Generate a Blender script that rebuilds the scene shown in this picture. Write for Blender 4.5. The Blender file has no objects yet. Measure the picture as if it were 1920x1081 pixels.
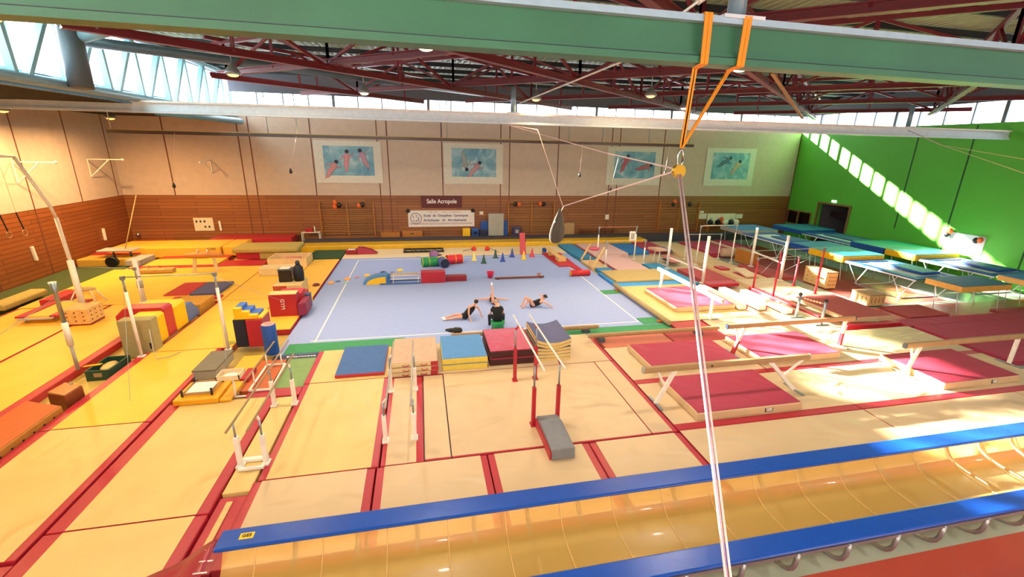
import bpy, math, random
from mathutils import Vector, Euler, Matrix
random.seed(7)
COL = bpy.context.scene.collection
PI = math.pi
# ---------------------------------------------------------------- camera
F_PX, CX, CY = 854.063, 979.449, 549.328
CAM = Vector((3.7492, -15.5847, 6.4286)); CROT = Euler((1.2656, -0.0225, -0.2135), 'XYZ')
RM = CROT.to_matrix()
def ray(x, y): return RM @ Vector(((x-CX)/F_PX, -(y-CY)/F_PX, -1.0))
def G(x, y, z=0.0):
    d = ray(x, y); t = (z-CAM.z)/d.z; return CAM+d*t
def GY(x, y, Y):
    d = ray(x, y); t = (Y-CAM.y)/d.y; return CAM+d*t
def XA(px, py, Y, Z):
    # world X of a point at height Z and depth Y seen at image column px
    lo, hi = -60.0, 80.0
    for _ in range(60):
        m = (lo+hi)/2; q = RM.transposed() @ (Vector((m, Y, Z))-CAM); s = CX-F_PX*q.x/q.z if q.z < 0 else -1e9
        if s < px: lo = m
        else: hi = m
    return lo
def GX(x, y, X):
    d = ray(x, y); t = (X-CAM.x)/d.x; return CAM+d*t
cam = bpy.data.objects.new('camera', bpy.data.cameras.new('camera')); COL.objects.link(cam)
cam.location = CAM; cam.rotation_euler = CROT
cam.data.sensor_width = 36; cam.data.lens = F_PX/1920*36
cam.data.shift_x = -(CX-960)/1920; cam.data.shift_y = (CY-540.5)/1920
cam.data.clip_start = 0.05; cam.data.clip_end = 300
bpy.context.scene.camera = cam
# ---------------------------------------------------------------- materials
def lin(c): return c/12.92 if c <= 0.04045 else ((c+0.055)/1.055)**2.4
def rgb(h):
    h = h.lstrip('#'); return tuple(lin(int(h[i:i+2], 16)/255) for i in (0, 2, 4))+(1,)
MATS = {}
def mat(name, hexc, rough=0.5, metal=0.0, var=0.06, vs=6.0, bump=0.0, bs=20.0, bscale=(1, 1, 1), coat=0.0, spec=0.5, ridge=False):
    if name in MATS: return MATS[name]
    m = bpy.data.materials.new(name); m.use_nodes = True; nt = m.node_tree; N = nt.nodes; L = nt.links
    b = N['Principled BSDF']; c = rgb(hexc)
    b.inputs['Roughness'].default_value = rough; b.inputs['Metallic'].default_value = metal
    b.inputs['Specular IOR Level'].default_value = spec
    if coat: b.inputs['Coat Weight'].default_value = coat; b.inputs['Coat Roughness'].default_value = 0.08
    tc = N.new('ShaderNodeTexCoord'); mp = N.new('ShaderNodeMapping'); L.new(tc.outputs['Object'], mp.inputs[0])
    if var > 0:
        n = N.new('ShaderNodeTexNoise'); n.inputs['Scale'].default_value = vs; n.inputs['Detail'].default_value = 4
        L.new(mp.outputs[0], n.inputs['Vector'])
        r = N.new('ShaderNodeValToRGB'); r.color_ramp.elements[0].position = 0.3; r.color_ramp.elements[1].position = 0.7
        r.color_ramp.elements[0].color = tuple(x*(1-var) for x in c[:3])+(1,)
        r.color_ramp.elements[1].color = tuple(min(1, x*(1+var)) for x in c[:3])+(1,)
        L.new(n.outputs[0], r.inputs[0]); L.new(r.outputs[0], b.inputs['Base Color'])
    else: b.inputs['Base Color'].default_value = c
    if bump > 0:
        n2 = N.new('ShaderNodeTexNoise'); n2.inputs['Scale'].default_value = bs; n2.inputs['Detail'].default_value = 5; n2.inputs['Distortion'].default_value = 1.2
        if ridge: n2.noise_type = 'RIDGED_MULTIFRACTAL'; n2.inputs['Detail'].default_value = 2; n2.inputs['Distortion'].default_value = .6
        mp2 = N.new('ShaderNodeMapping'); mp2.inputs['Scale'].default_value = bscale; mp2.inputs['Rotation'].default_value = (0, 0, 0.6)
        L.new(tc.outputs['Object'], mp2.inputs[0]); L.new(mp2.outputs[0], n2.inputs['Vector'])
        bp = N.new('ShaderNodeBump'); bp.inputs['Strength'].default_value = bump; bp.inputs['Distance'].default_value = 0.3 if ridge else 0.03
        L.new(n2.outputs[0], bp.inputs['Height']); L.new(bp.outputs[0], b.inputs['Normal'])
    MATS[name] = m; return m
def planks(name, ax, c1, c2, line, row=0.21, w=4.2, rough=0.45, z0=0.0):
    m = bpy.data.materials.new(name); m.use_nodes = True; nt = m.node_tree; N = nt.nodes; L = nt.links; b = N['Principled BSDF']
    tc = N.new('ShaderNodeTexCoord'); sp = N.new('ShaderNodeSeparateXYZ'); L.new(tc.outputs['Object'], sp.inputs[0])
    cb = N.new('ShaderNodeCombineXYZ'); L.new(sp.outputs[ax], cb.inputs[0]); L.new(sp.outputs[2], cb.inputs[1])
    br = N.new('ShaderNodeTexBrick'); L.new(cb.outputs[0], br.inputs['Vector'])
    br.inputs['Scale'].default_value = 1; br.inputs['Brick Width'].default_value = w; br.inputs['Row Height'].default_value = row
    br.inputs['Mortar Size'].default_value = 0.014; br.inputs['Mortar Smooth'].default_value = 0.1
    br.inputs['Color1'].default_value = rgb(c1); br.inputs['Color2'].default_value = rgb(c2); br.inputs['Mortar'].default_value = rgb(line)
    n = N.new('ShaderNodeTexNoise'); n.inputs['Scale'].default_value = 2.2; n.inputs['Detail'].default_value = 6
    mp = N.new('ShaderNodeMapping'); mp.inputs['Scale'].default_value = (0.6, 12, 1); L.new(cb.outputs[0], mp.inputs[0]); L.new(mp.outputs[0], n.inputs['Vector'])
    mx = N.new('ShaderNodeMixRGB'); mx.blend_type = 'MULTIPLY'; mx.inputs[0].default_value = 0.35
    r = N.new('ShaderNodeValToRGB'); r.color_ramp.elements[0].color = (0.45, 0.4, 0.35, 1); r.color_ramp.elements[1].color = (1.2, 1.2, 1.2, 1)
    L.new(n.outputs[0], r.inputs[0]); L.new(br.outputs['Color'], mx.inputs[1]); L.new(r.outputs[0], mx.inputs[2])
    L.new(mx.outputs[0], b.inputs['Base Color']); b.inputs['Roughness'].default_value = rough
    return m
def emis(name, color, strength):
    m = bpy.data.materials.new(name); m.use_nodes = True; N = m.node_tree.nodes; L = m.node_tree.links
    N.remove(N['Principled BSDF']); e = N.new('ShaderNodeEmission'); e.inputs[0].default_value = tuple(color)+(1,); e.inputs[1].default_value = strength
    L.new(e.outputs[0], N['Material Output'].inputs[0]); return m
def skypane(name, color, strength):
    # frosted daylight pane: scatters bright skylight inwards and lets the sun through
    m = bpy.data.materials.new(name); m.use_nodes = True; N = m.node_tree.nodes; L = m.node_tree.links
    N.remove(N['Principled BSDF']); e = N.new('ShaderNodeEmission'); e.inputs[0].default_value = tuple(color)+(1,); e.inputs[1].default_value = strength
    t = N.new('ShaderNodeBsdfTransparent'); a = N.new('ShaderNodeAddShader'); L.new(e.outputs[0], a.inputs[0]); L.new(t.outputs[0], a.inputs[1])
    L.new(a.outputs[0], N['Material Output'].inputs[0]); return m
# ---------------------------------------------------------------- mesh builder
class M:
    def __init__(s): s.v = []; s.f = []; s.sm = []
    def add(s, vs, fs, smooth=False):
        o = len(s.v); s.v += [Vector(p) for p in vs]; s.f += [tuple(i+o for i in f) for f in fs]; s.sm += [smooth]*len(fs); return s
    def box(s, x0, x1, y0, y1, z0, z1):
        return s.prism([(x0, y0), (x1, y0), (x1, y1), (x0, y1)], z0, z1)
    def prism(s, poly, z0, z1):
        P = [(p[0], p[1]) for p in poly]
        a = sum(P[i][0]*P[(i+1) % len(P)][1]-P[(i+1) % len(P)][0]*P[i][1] for i in range(len(P)))
        if a < 0: P.reverse()
        n = len(P); vs = [(x, y, z0) for x, y in P]+[(x, y, z1) for x, y in P]
        return s.add(vs, [tuple(range(n))[::-1], tuple(range(n, 2*n))]+[(i, (i+1) % n, n+(i+1) % n, n+i) for i in range(n)])
    def extr(s, prof, axis, a, b, smooth=False):
        # prof: 2D polygon in the two other axes (in order x,y,z without axis)
        n = len(prof)
        def P(u, v, w):
            return (w, u, v) if axis == 0 else ((u, w, v) if axis == 1 else (u, v, w))
        vs = [P(u, v, a) for u, v in prof]+[P(u, v, b) for u, v in prof]
        return s.add(vs, [tuple(range(n))[::-1], tuple(range(n, 2*n))]+[(i, (i+1) % n, n+(i+1) % n, n+i) for i in range(n)], smooth)
    def bar(s, p, q, w, h=None):
        h = h or w; p = Vector(p); q = Vector(q); d = (q-p).normalized()
        up = Vector((0, 0, 1)) if abs(d.z) < 0.95 else Vector((0, 1, 0))
        a = d.cross(up).normalized()*w/2; b = a.cross(d).normalized()*h/2
        vs = [p-a-b, p+a-b, p+a+b, p-a+b, q-a-b, q+a-b, q+a+b, q-a+b]
        return s.add(vs, [(0, 3, 2, 1), (4, 5, 6, 7), (0, 1, 5, 4), (1, 2, 6, 5), (2, 3, 7, 6), (3, 0, 4, 7)])
    def tube(s, pts, r, n=8, cap=True):
        pts = [Vector(p) for p in pts]; k = len(pts); rs = r if isinstance(r, (list, tuple)) else [r]*k
        prev = None; vs = []
        for i, p in enumerate(pts):
            d = ((pts[i+1]-p) if i < k-1 else (p-pts[i-1])).normalized()
            if 0 < i < k-1: d = ((pts[i+1]-p).normalized()+(p-pts[i-1]).normalized()).normalized()
            if prev is None:
                a = d.cross(Vector((0, 0, 1)) if abs(d.z) < 0.9 else Vector((1, 0, 0))).normalized()
            else:
                a = (prev-d*prev.dot(d)).normalized()
            prev = a; b = d.cross(a)
            vs += [p+(a*math.cos(2*PI*j/n)+b*math.sin(2*PI*j/n))*rs[i] for j in range(n)]
        fs = [(i*n+j, i*n+(j+1) % n, (i+1)*n+(j+1) % n, (i+1)*n+j) for i in range(k-1) for j in range(n)]
        s.add(vs, fs, True)
        if cap:
            o = len(s.v)-len(vs); s.f += [tuple(o+j for j in range(n))[::-1], tuple(o+(k-1)*n+j for j in range(n))]; s.sm += [False, False]
        return s
    def lathe(s, prof, c, n=20):
        k = len(prof); vs = [(c[0]+r*math.cos(2*PI*j/n), c[1]+r*math.sin(2*PI*j/n), c[2]+z) for r, z in prof for j in range(n)]
        s.add(vs, [(i*n+j, i*n+(j+1) % n, (i+1)*n+(j+1) % n, (i+1)*n+j) for i in range(k-1) for j in range(n)], True)
        o = len(s.v)-len(vs); s.f += [tuple(o+j for j in range(n))[::-1], tuple(o+(k-1)*n+j for j in range(n))]; s.sm += [False, False]
        return s
    def ell(s, c, r, n=14, m=9):
        if not isinstance(r, (list, tuple)): r = (r, r, r)
        vs = []; 
        for i in range(m+1):
            t = PI*i/m
            for j in range(n):
                p = 2*PI*j/n; vs.append((c[0]+r[0]*math.sin(t)*math.cos(p), c[1]+r[1]*math.sin(t)*math.sin(p), c[2]-r[2]*math.cos(t)))
        return s.add(vs, [(i*n+j, i*n+(j+1) % n, (i+1)*n+(j+1) % n, (i+1)*n+j) for i in range(m) for j in range(n)], True)
    def build(s, name, m, parent=None, bevel=0, label=None):
        off = parent_loc(parent)
        me = bpy.data.meshes.new(name); me.from_pydata([tuple(v-off) for v in s.v], [], s.f); me.update()
        me.polygons.foreach_set('use_smooth', s.sm); 
        if isinstance(m, list):
            for x in m: me.materials.append(x)
        else: me.materials.append(m)
        o = bpy.data.objects.new(name, me); COL.objects.link(o)
        if parent: o.parent = parent
        if bevel:
            b = o.modifiers.new('bevel', 'BEVEL'); b.width = bevel; b.segments = 2; b.limit_method = 'ANGLE'; b.angle_limit = 0.7
        if label: o['label'] = label
        return o
def parent_loc(p):
    v = Vector((0, 0, 0))
    while p: v += p.location; p = p.parent
    return v
def thing(name, label, cat, loc, group=None):
    o = bpy.data.objects.new(name, None); COL.objects.link(o); o.location = loc; o.empty_display_size = 0.2
    o['label'] = label; o['category'] = cat
    if group: o['group'] = group
    return o
def tag(o, label, cat, group=None, kind=None):
    o['label'] = label; o['category'] = cat
    if group: o['group'] = group
    if kind: o['kind'] = kind
    return o
def struct(o): o['kind'] = 'structure'; return o
def dup(r, loc, label=None, group=None, rz=None):
    n = r.copy(); COL.objects.link(n); n.location = loc
    if rz is not None: n.rotation_euler = (0, 0, rz)
    if label: n['label'] = label
    if group: n['group'] = group
    for ch in list(r.children):
        c = ch.copy(); COL.objects.link(c); c.parent = n
        for g in list(ch.children):
            d = g.copy(); COL.objects.link(d); d.parent = c
    return n
def text(s, name, size, loc, rot, m, parent, ext=0.004, spx=1.0, align='CENTER', bold=0.0, space=1.0):
    cu = bpy.data.curves.new(name, 'FONT'); cu.body = s; cu.size = size; cu.extrude = ext; cu.align_x = align; cu.align_y = 'CENTER'; cu.offset = bold; cu.space_character = space
    t = bpy.data.objects.new(name+'_c', cu); COL.objects.link(t)
    dg = bpy.context.evaluated_depsgraph_get(); dg.update()
    me = bpy.data.meshes.new_from_object(t.evaluated_get(dg)); bpy.data.objects.remove(t); bpy.data.curves.remove(cu)
    me.name = name; me.materials.clear(); me.materials.append(m)
    o = bpy.data.objects.new(name, me); COL.objects.link(o); o.parent = parent
    o.location = Vector(loc)-parent_loc(parent); o.rotation_euler = rot; o.scale = (spx, 1, 1)
    return o
# colours
CREAM = mat('cream_vinyl', '#D0B288', 0.45, ridge=True, bump=0.55, bs=.9, bscale=(1, 1.8, 1), var=0.05, vs=1.2)
CREAM2 = mat('warm_cream_vinyl', '#DAB870', 0.45, ridge=True, bump=0.45, bs=.8, bscale=(1.8, 1, 1), var=0.05, vs=1.0)  # cream yellowed to take in the warm lamp light at the left
YELLOW = mat('yellow_vinyl', '#F2BA40', 0.45, bump=0.25, bs=1.5, var=0.05, vs=1.0)  # mats' own yellow plus the warm lamp cast on the left lanes
YEL2 = mat('bright_yellow_foam', '#F6C010', 0.45, bump=0.1)
DULL = mat('dull_yellow_floor', '#C9AE5C', 0.4, var=0.12, vs=1.5)
RED = mat('red_vinyl', '#B22232', 0.4, bump=0.2, bs=3)
CRIM = mat('crimson_mat_fabric', '#A82C46', 0.7, ridge=True, bump=0.4, bs=.9, var=0.05)
DRED = mat('dark_red_vinyl', '#8C1420', 0.3, bump=0.6, bs=2.5)
BRICK = mat('brick_red_carpet', '#A84240', 0.85, bump=0.1)
BLUEPAD = mat('royal_blue_vinyl', '#0F4AA8', 0.3, bump=0.15, bs=4)
BLUE = mat('blue_foam', '#1B4FA0', 0.5)
NAVY = mat('navy_vinyl', '#1D2740', 0.4)
LBLUE = mat('light_blue_mat', '#4E86BC', 0.7, bump=0.15)
TEAL = mat('teal_blue_mat', '#2C7FA8', 0.65, bump=0.15, bs=2)
MBLUE = mat('mid_blue_mat', '#3D639A', 0.75, bump=0.1)
PURP = mat('slate_purple_mat', '#4A4E78', 0.55, bump=0.5, bs=3)
CARPET = mat('blue_grey_carpet', '#96A6D6', 0.9, var=0.03, bump=0.05, bs=60)
GREEN = mat('green_carpet', '#3E8E5C', 0.9, var=0.06, bump=0.1, bs=50)
DGREEN = mat('dark_green_carpet', '#3C4C22', 0.9, var=0.1)
OLIVE = mat('olive_green_mat', '#7E9A5E', 0.8)
KHAKI = mat('khaki_mat', '#B09A50', 0.7, bump=0.15)
TAN = mat('tan_mat', '#C9A878', 0.8, bump=0.1)
BEIGE = mat('beige_foam', '#C2A084', 0.75, bump=0.08)
PINK = mat('pale_pink_runway', '#D2A8A0', 0.85, var=0.04)
WHITE = mat('white_paint', '#EDE6DA', 0.4)
WLINE = mat('white_tape', '#F0EADC', 0.6, var=0.02)
STEEL = mat('galvanised_steel', '#9AA4AC', 0.35, metal=0.8)
CHROME = mat('chrome', '#C8CCD0', 0.18, metal=1.0, var=0)
GREY = mat('grey_carpet_foam', '#7E7E80', 0.9, bump=0.15, bs=60)
LGREY = mat('light_grey_vinyl', '#A8A49A', 0.6)
KGREY = mat('khaki_grey_foam', '#9A9064', 0.7)
BLACK = mat('black_plastic', '#101114', 0.35, var=0)
WOODL = mat('pale_wood', '#D8B070', 0.5, var=0.12, vs=8)
WOODM = mat('orange_brown_wood', '#B4702C', 0.4, var=0.12, vs=5)
WOODD = mat('dark_brown_wood', '#7C3A1A', 0.4, var=0.15, vs=5)
BEAMW = mat('beam_suede', '#A8865C', 0.8, var=0.06)
ORANGE = mat('orange_strap', '#F59A08', 0.5)
ORMAT = mat('burnt_orange_mat', '#C25E28', 0.5, bump=0.2, bs=2)
TRUSS = mat('dark_red_steel', '#6C1822', 0.4, var=0.1)
GREENB = mat('beam_green_reflection', '#3C7858', 0.42, var=0.10, vs=1.0)  # green wall's reflection on bare metal, put into the base colour
GWHITE = mat('pale_grey_beam_paint', '#DDEAF4', 0.4)
BGREY = mat('blue_grey_steel', '#7E9AA8', 0.4)
DPIPE = mat('dark_grey_steel', '#46525A', 0.45)
BROWNB = mat('brown_rail', '#4A3A34', 0.4)
SKIN = mat('skin', '#E0A488', 0.55, var=0.03)
SHIRT = mat('black_cloth', '#0C0C10', 0.8, var=0)
HAIR = mat('dark_hair', '#1A1210', 0.6, var=0.1)
BLOND = mat('grey_blond_hair', '#B8A088', 0.6)
SOCK = mat('white_sock', '#EEEAE4', 0.8)
GBALL = mat('green_plastic', '#1D8A48', 0.4)
ROPE = mat('pale_pink_rope', '#E6C8C4', 0.7)
ROPEP = mat('mauve_rope', '#9A6A88', 0.7)
LINE = mat('brown_joint', '#6E3E2A', 0.6)
TEXTB = mat('navy_print', '#2A3F86', 0.6, var=0)
INK = mat('black_print', '#141414', 0.6, var=0)
ORBALL = mat('orange_rubber', '#E2662A', 0.35)
MAROON = mat('maroon_sign', '#5C1A20', 0.5)
# ---------------------------------------------------------------- building shell
XL, XR, YB, YF = -14.4, 34.35, 18.0, -19.6
ZF = -0.12; XC = -7.5   # clerestory plane
floor_m = mat('grey_green_resin_floor', '#98A294', 0.22, var=0.1, vs=0.6)
f = M().box(XL-.3, XR+.3, YF-.3, YB+.3, ZF-.3, ZF); struct(f.build('floor', floor_m))
redf = mat('red_resin_floor', '#A8483C', 0.25, var=0.06, vs=0.8)
def inlay(name, x0, x1, y0, y1, m, z=ZF+0.004): return struct(M().box(x0, x1, y0, y1, ZF, z).build(name, m))
inlay('floor_red_zone', -2, XR, YF, -11.0, redf)
inlay('floor_red_court', 23.9, 28.6, 0.6, 14.0, redf)
inlay('floor_red_court', 22.4, XR, -3.2, 0.2, redf)
inlay('floor_sand_zone', 9.5, 22.4, -9.4, 17.0, DULL if False else mat('sand_resin_floor', '#C8B088', 0.35, var=0.06, vs=0.8))
inlay('floor_yellow_zone', XL, -1.0, -9.3, 17.0, DULL)
wood_b = planks('wood_planks_back', 0, '#9E6438', '#8C5632', '#5E3218')
wood_l = planks('wood_planks_left', 1, '#985628', '#8A4C24', '#5E2C14')
beige_w = mat('beige_acoustic_panel', '#C8B4A4', 0.75, var=0.05, vs=2.5, bump=0.1, bs=40)
green_w = mat('green_wall_paint', '#5CBC38', 0.6, var=0.05, vs=0.5)
ZW = 3.17; ZT = 8.2
def quadwall(name, axis, c, th, u0, u1, z0, z1, m, holes=()):
    us = sorted({u0, u1, *[h[0] for h in holes], *[h[1] for h in holes]}); zs = sorted({z0, z1, *[h[2] for h in holes], *[h[3] for h in holes]})
    b = M()
    for i in range(len(us)-1):
        for j in range(len(zs)-1):
            um = (us[i]+us[i+1])/2; zm = (zs[j]+zs[j+1])/2
            if any(h[0] < um < h[1] and h[2] < zm < h[3] for h in holes): continue
            if axis == 1: b.box(us[i], us[i+1], min(c, c+th), max(c, c+th), zs[j], zs[j+1])
            else: b.box(min(c, c+th), max(c, c+th), us[i], us[i+1], zs[j], zs[j+1])
    return struct(b.build(name, m))
ZR = 10.7   # underside of the high roof
quadwall('wall_back', 1, YB, .3, XL-.3, XR+.3, ZF, ZW, wood_b)
quadwall('wall_back_upper', 1, YB, .3, XL-.3, XR+.3, ZW, ZT, beige_w)
quadwall('wall_left', 0, XL, -.3, YF, YB, ZF, ZW, wood_l)
quadwall('wall_left_upper', 0, XL, -.3, YF, YB, ZW, 7.9, beige_w)
quadwall('wall_front', 1, YF, -.3, XL-.3, XR+.3, ZF, ZT, beige_w)
quadwall('wall_front_aisle', 1, YF, -.3, XL-.3, XC, ZT, ZR+.3, beige_w)
quadwall('wall_right', 0, XR, .3, YF, YB, ZF, ZT+.2, green_w, holes=[(12.15, 14.9, ZF, 2.95), (15.5, 18.0, 1.0, 2.05)])
# clerestory bands : sill + head + panes + mullions
sky = skypane('daylight_pane', (0.86, 0.93, 1.0), 5.5)
mull_m = mat('grey_mullion', '#7A8088', 0.4)
def band(n, axis, c, u0, u1, z0, z1, ztop, step, flip=1, mm_m=None):
    quadwall('wall_head_%s' % n, axis, c, .3*flip, u0, u1, z1, ztop, mat('dark_head_panel', '#5A5A66', 0.6))
    w = M(); off = 0.12*flip
    if axis == 1: w.add([(u0, c+off, z0), (u1, c+off, z0), (u1, c+off, z1), (u0, c+off, z1)], [(0, 1, 2, 3)])
    else: w.add([(c+off, u0, z0), (c+off, u1, z0), (c+off, u1, z1), (c+off, u0, z1)], [(0, 1, 2, 3)])
    wi = struct(w.build('window_%s' % n, sky))
    k = int((u1-u0)/step); mm = M()
    for i in range(k+1):
        u = u0+i*step; wd = 0.035 if i % 4 else 0.09
        if axis == 1: mm.box(u-wd, u+wd, min(c, c+off*2), max(c, c+off*2), z0, z1)
        else: mm.box(min(c, c+off*2), max(c, c+off*2), u-wd, u+wd, z0, z1)
    mm.build('window_frame', mm_m or mull_m, wi)
band('1', 1, YB, XC, XR, ZT, 9.45, ZR+.3, 1.5)
band('2', 0, XR, YF, YB, ZT+.2, 9.5, ZR+.3, 1.5)
band('3', 0, XC, YF, YB, 8.3, 10.25, ZR+.3, 4.26, -1, mat('pale_frame', '#B8D4DC', .4))
band('5', 1, YF, XC, XR, ZT, 9.6, ZR+.3, 2.0, -1)  # unseen windows behind the camera, added to light the beams and walls
# roofs : corrugated deck, low side roof
deck = M(); y = YF-.3; pts = []
pitch = 0.30; a = 0.07
x = XC-.3; prof = []
while x < XR+.3:
    prof += [(x, ZR), (x+pitch*.35, ZR), (x+pitch*.5, ZR+a), (x+pitch*.85, ZR+a)]; x += pitch
prof += [(XR+.4, ZR+.3), (XC-.4, ZR+.3)]
deck.extr(prof, 1, YF-.3, YB+.3)
struct(deck.build('ceiling', mat('corrugated_deck', '#94AA8C', 0.4)))  # green light reflected onto the deck is put into this colour
low = M(); prof = []; y = YF-.3
while y < YB+.2:
    prof += [(y, 7.9), (y+.12, 7.9), (y+.15, 7.84), (y+.27, 7.84)]; y += .3
prof += [(YB+.3, 8.15), (YF-.3, 8.15)]
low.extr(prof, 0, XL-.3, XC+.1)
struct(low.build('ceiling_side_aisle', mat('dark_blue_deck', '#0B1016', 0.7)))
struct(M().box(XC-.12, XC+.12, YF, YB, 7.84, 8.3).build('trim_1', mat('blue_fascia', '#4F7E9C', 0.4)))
# wall joints
def joint(x, z0, z1, n): return struct(M().box(x-.035, x+.035, YB-.012, YB, z0, z1).build('trim_%d' % n, LINE))
n = 2
for k in range(-1, 4):
    b = -7.07+8.42*k
    for dx in (-.32, .33):
        if XL < b+dx < XR: joint(b+dx, 0, ZT, n); n += 1
    mx_ = b+3.96
    if XL < mx_ < XR: joint(mx_, ZW, ZT, n); n += 1
joint(XR-.04, 0, ZT, n); n += 1
for y in (-6.9, -6.2, -2.7, .6, 1.3, 4.9, 7.9, 10.95, 14.3, 17.5):
    struct(M().box(XL, XL+.012, y-.03, y+.03, ZW if y > 13 or y in (4.9,) else 0, 7.84).build('trim_%d' % n, LINE)); n += 1
dgl = mat('dark_green_joint', '#1E5020', 0.6)
for y, z0 in ((8.6, 2.0), (5.5, .8), (1.6, .8), (-3, .8)):
    struct(M().box(XR-.012, XR, y-.04, y+.04, z0, 8.3).build('trim_%d' % n, dgl)); n += 1
# store room behind right door, window beside it
room = M(); 
room.box(XR+.3, XR+3.2, 11.9, 15.2, ZF-.1, ZF); room.box(XR+.3, XR+3.2, 11.9, 15.2, 3.1, 3.2)
room.box(XR+.3, XR+3.2, 11.8, 11.9, ZF, 3.2); room.box(XR+.3, XR+3.2, 15.2, 15.3, ZF, 3.2); room.box(XR+3.2, XR+3.3, 11.8, 15.3, ZF, 3.2)
dr = struct(room.build('wall_store_room', mat('store_grey', '#6E6C6E', 0.8)))
fr = M().bar((XR-.03, 12.1, ZF), (XR-.03, 12.1, 3.0), .12).bar((XR-.03, 14.95, ZF), (XR-.03, 14.95, 3.0), .12).bar((XR-.03, 12.05, 3.0), (XR-.03, 15.0, 3.0), .12)
d1 = struct(fr.build('door_1', mat('brown_door_frame', '#8A6A3A', 0.5)))
M().box(XR+1.2, XR+1.3, 12.2, 14.85, 1.9, 2.35).build('door_beam', mat('dark_maroon_band', '#2E1418', 0.6), d1)
w4 = struct(M().box(XR+.18, XR+.2, 15.5, 18, 1.0, 2.05).build('window_4', mat('dark_glass', '#0C0A0C', 0.1, var=0)))
M().bar((XR-.02, 15.45, 1.0), (XR-.02, 15.45, 2.1), .09).bar((XR-.02, 16.75, 1.0), (XR-.02, 16.75, 2.1), .09).bar((XR-.02, 15.45, 2.08), (XR-.02, 18.0, 2.08), .09).bar((XR-.02, 15.45, 1.0), (XR-.02, 18.0, 1.0), .09).build('window_frame', MATS['brown_door_frame'], w4)
ex = thing('exit_sign', 'small lit green and white exit sign above the store room door', 'sign', (XR-.05, 13.6, 3.22))
M().box(XR-.06, XR-.002, 13.4, 13.8, 3.14, 3.3).build('panel', emis('exit_white', (.75, 1, .85), 2.5), ex)
# ---------------------------------------------------------------- roof trusses (diagonal grid)
ZB, ZTC = 9.0, 10.35
U = Vector((4.6, 4.1, 0)); V = Vector((4.6, -4.1, 0)); A0 = Vector((0.8, 3.0, 0))
def clip(P, D):
    t0, t1 = -99, 99
    for k, lo, hi in ((0, -4.3, XR-.1), (1, YF+.1, 14.2)):
        a = (lo-P[k])/D[k]; b = (hi-P[k])/D[k]
        if a > b: a, b = b, a
        t0 = max(t0, a); t1 = min(t1, b)
    return t0, t1
for D, E_, nm in ((U, V, 'u'), (V, U, 'v')):
    for k in range(-8, 12):
        P = A0+E_*k; t0, t1 = clip(P, D)
        if t1-t0 < 0.35: continue
        a = P+D*t0; b = P+D*t1
        dz = 0.0 if nm == 'u' else 0.16
        t = thing('roof_truss', 'dark red steel lattice truss crossing diagonally beneath the corrugated roof', 'roof truss', (a.x, a.y, ZB), 'diagonal grid of red roof trusses')
        za = Vector((0, 0, ZB+dz)); zb = Vector((0, 0, ZTC-dz*.5))
        bc = M(); bc.bar(a+za+Vector((0, 0, -.09)), b+za+Vector((0, 0, -.09)), .2, .03).bar(a+za+Vector((0, 0, .09)), b+za+Vector((0, 0, .09)), .2, .03).bar(a+za, b+za, .05, .18)
        bc.build('bottom_chord', TRUSS, t); M().bar(a+zb, b+zb, .16, .14).build('top_chord', TRUSS, t)
        s0 = math.ceil(t0*2); s1 = math.floor(t1*2)
        for i in range(s0, s1+1):
            p = P+D*(i/2)
            M().bar(p+za, p+zb, .09).build('vertical', TRUSS, t)
            if i < s1:
                q = P+D*((i+1)/2)
                if i % 2 == 0: M().bar(p+za, q+zb, .085).build('diagonal', TRUSS, t)
                else: M().bar(p+zb, q+za, .085).build('diagonal', TRUSS, t)
# purlins
y = YF+1.2; pm = mat('navy_purlin', '#20242E', 0.5)
while y < YB-.3:
    tag(M().bar((XC, y, ZR-.14), (XR, y, ZR-.14), .1, .2).build('roof_purlin', pm), 'dark steel purlin running the length of the roof under the corrugated deck', 'purlin', 'roof purlins'); y += 2.1
# clerestory girder on the left
gd = thing('window_girder', 'pale blue steel lattice girder standing in front of the left roof windows', 'girder', (XC+.3, 0, 8.0))
M().tube([(XC+.35, -12, 8.05), (XC+.35, YB-.6, 8.05)], .16, 14).build('bottom_chord', BGREY, gd)
M().tube([(XC+.35, -12, 10.3), (XC+.35, YB-.6, 10.3)], .12, 12).build('top_chord', BGREY, gd)
y = 3.0-2.13*6
while y < 17.6:
    for e_ in (-1.55, .12):
        M().bar((XC+.35, y+e_, 8.1), (XC+.35, y, 10.3), .2, .14).build('diagonal', mat('pale_blue_steel', '#8CB8C4', 0.4), gd)
    y += 2.13
cl = thing('steel_column', 'thick grey steel column with a branching arm at the left roof windows', 'column', (XC+.75, 3.0, 8.0))
M().tube([(XC+.75, 3.0, 7.98), (XC+.75, 3.1, 10.6)], .32, 18).build('shaft', DPIPE, cl)
M().tube([(XC+.75, 3.1, 9.45), (XC+1.9, 3.2, 9.85), (XC+3.0, 3.4, 10.3)], .22, 16).build('arm', mat('grey_teal_steel', '#6E9098', 0.4), cl)
p0 = Vector((XC+.75, 3.5, 9.45)); p1 = GY(905, 176, 17.4)
tag(M().tube([p0, p1], .17, 14).build('roof_pipe', DPIPE), 'long dark grey steel pipe running from the column towards the far windows', 'pipe')
tag(M().tube([(XC+.75, 7.4, 7.6), (XC+.75, 16.9, 7.68)], .17, 14).build('edge_pipe', mat('slate_blue_steel', '#54808E', 0.4)), 'long slate blue steel pipe along the edge of the low side roof', 'pipe')
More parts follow.
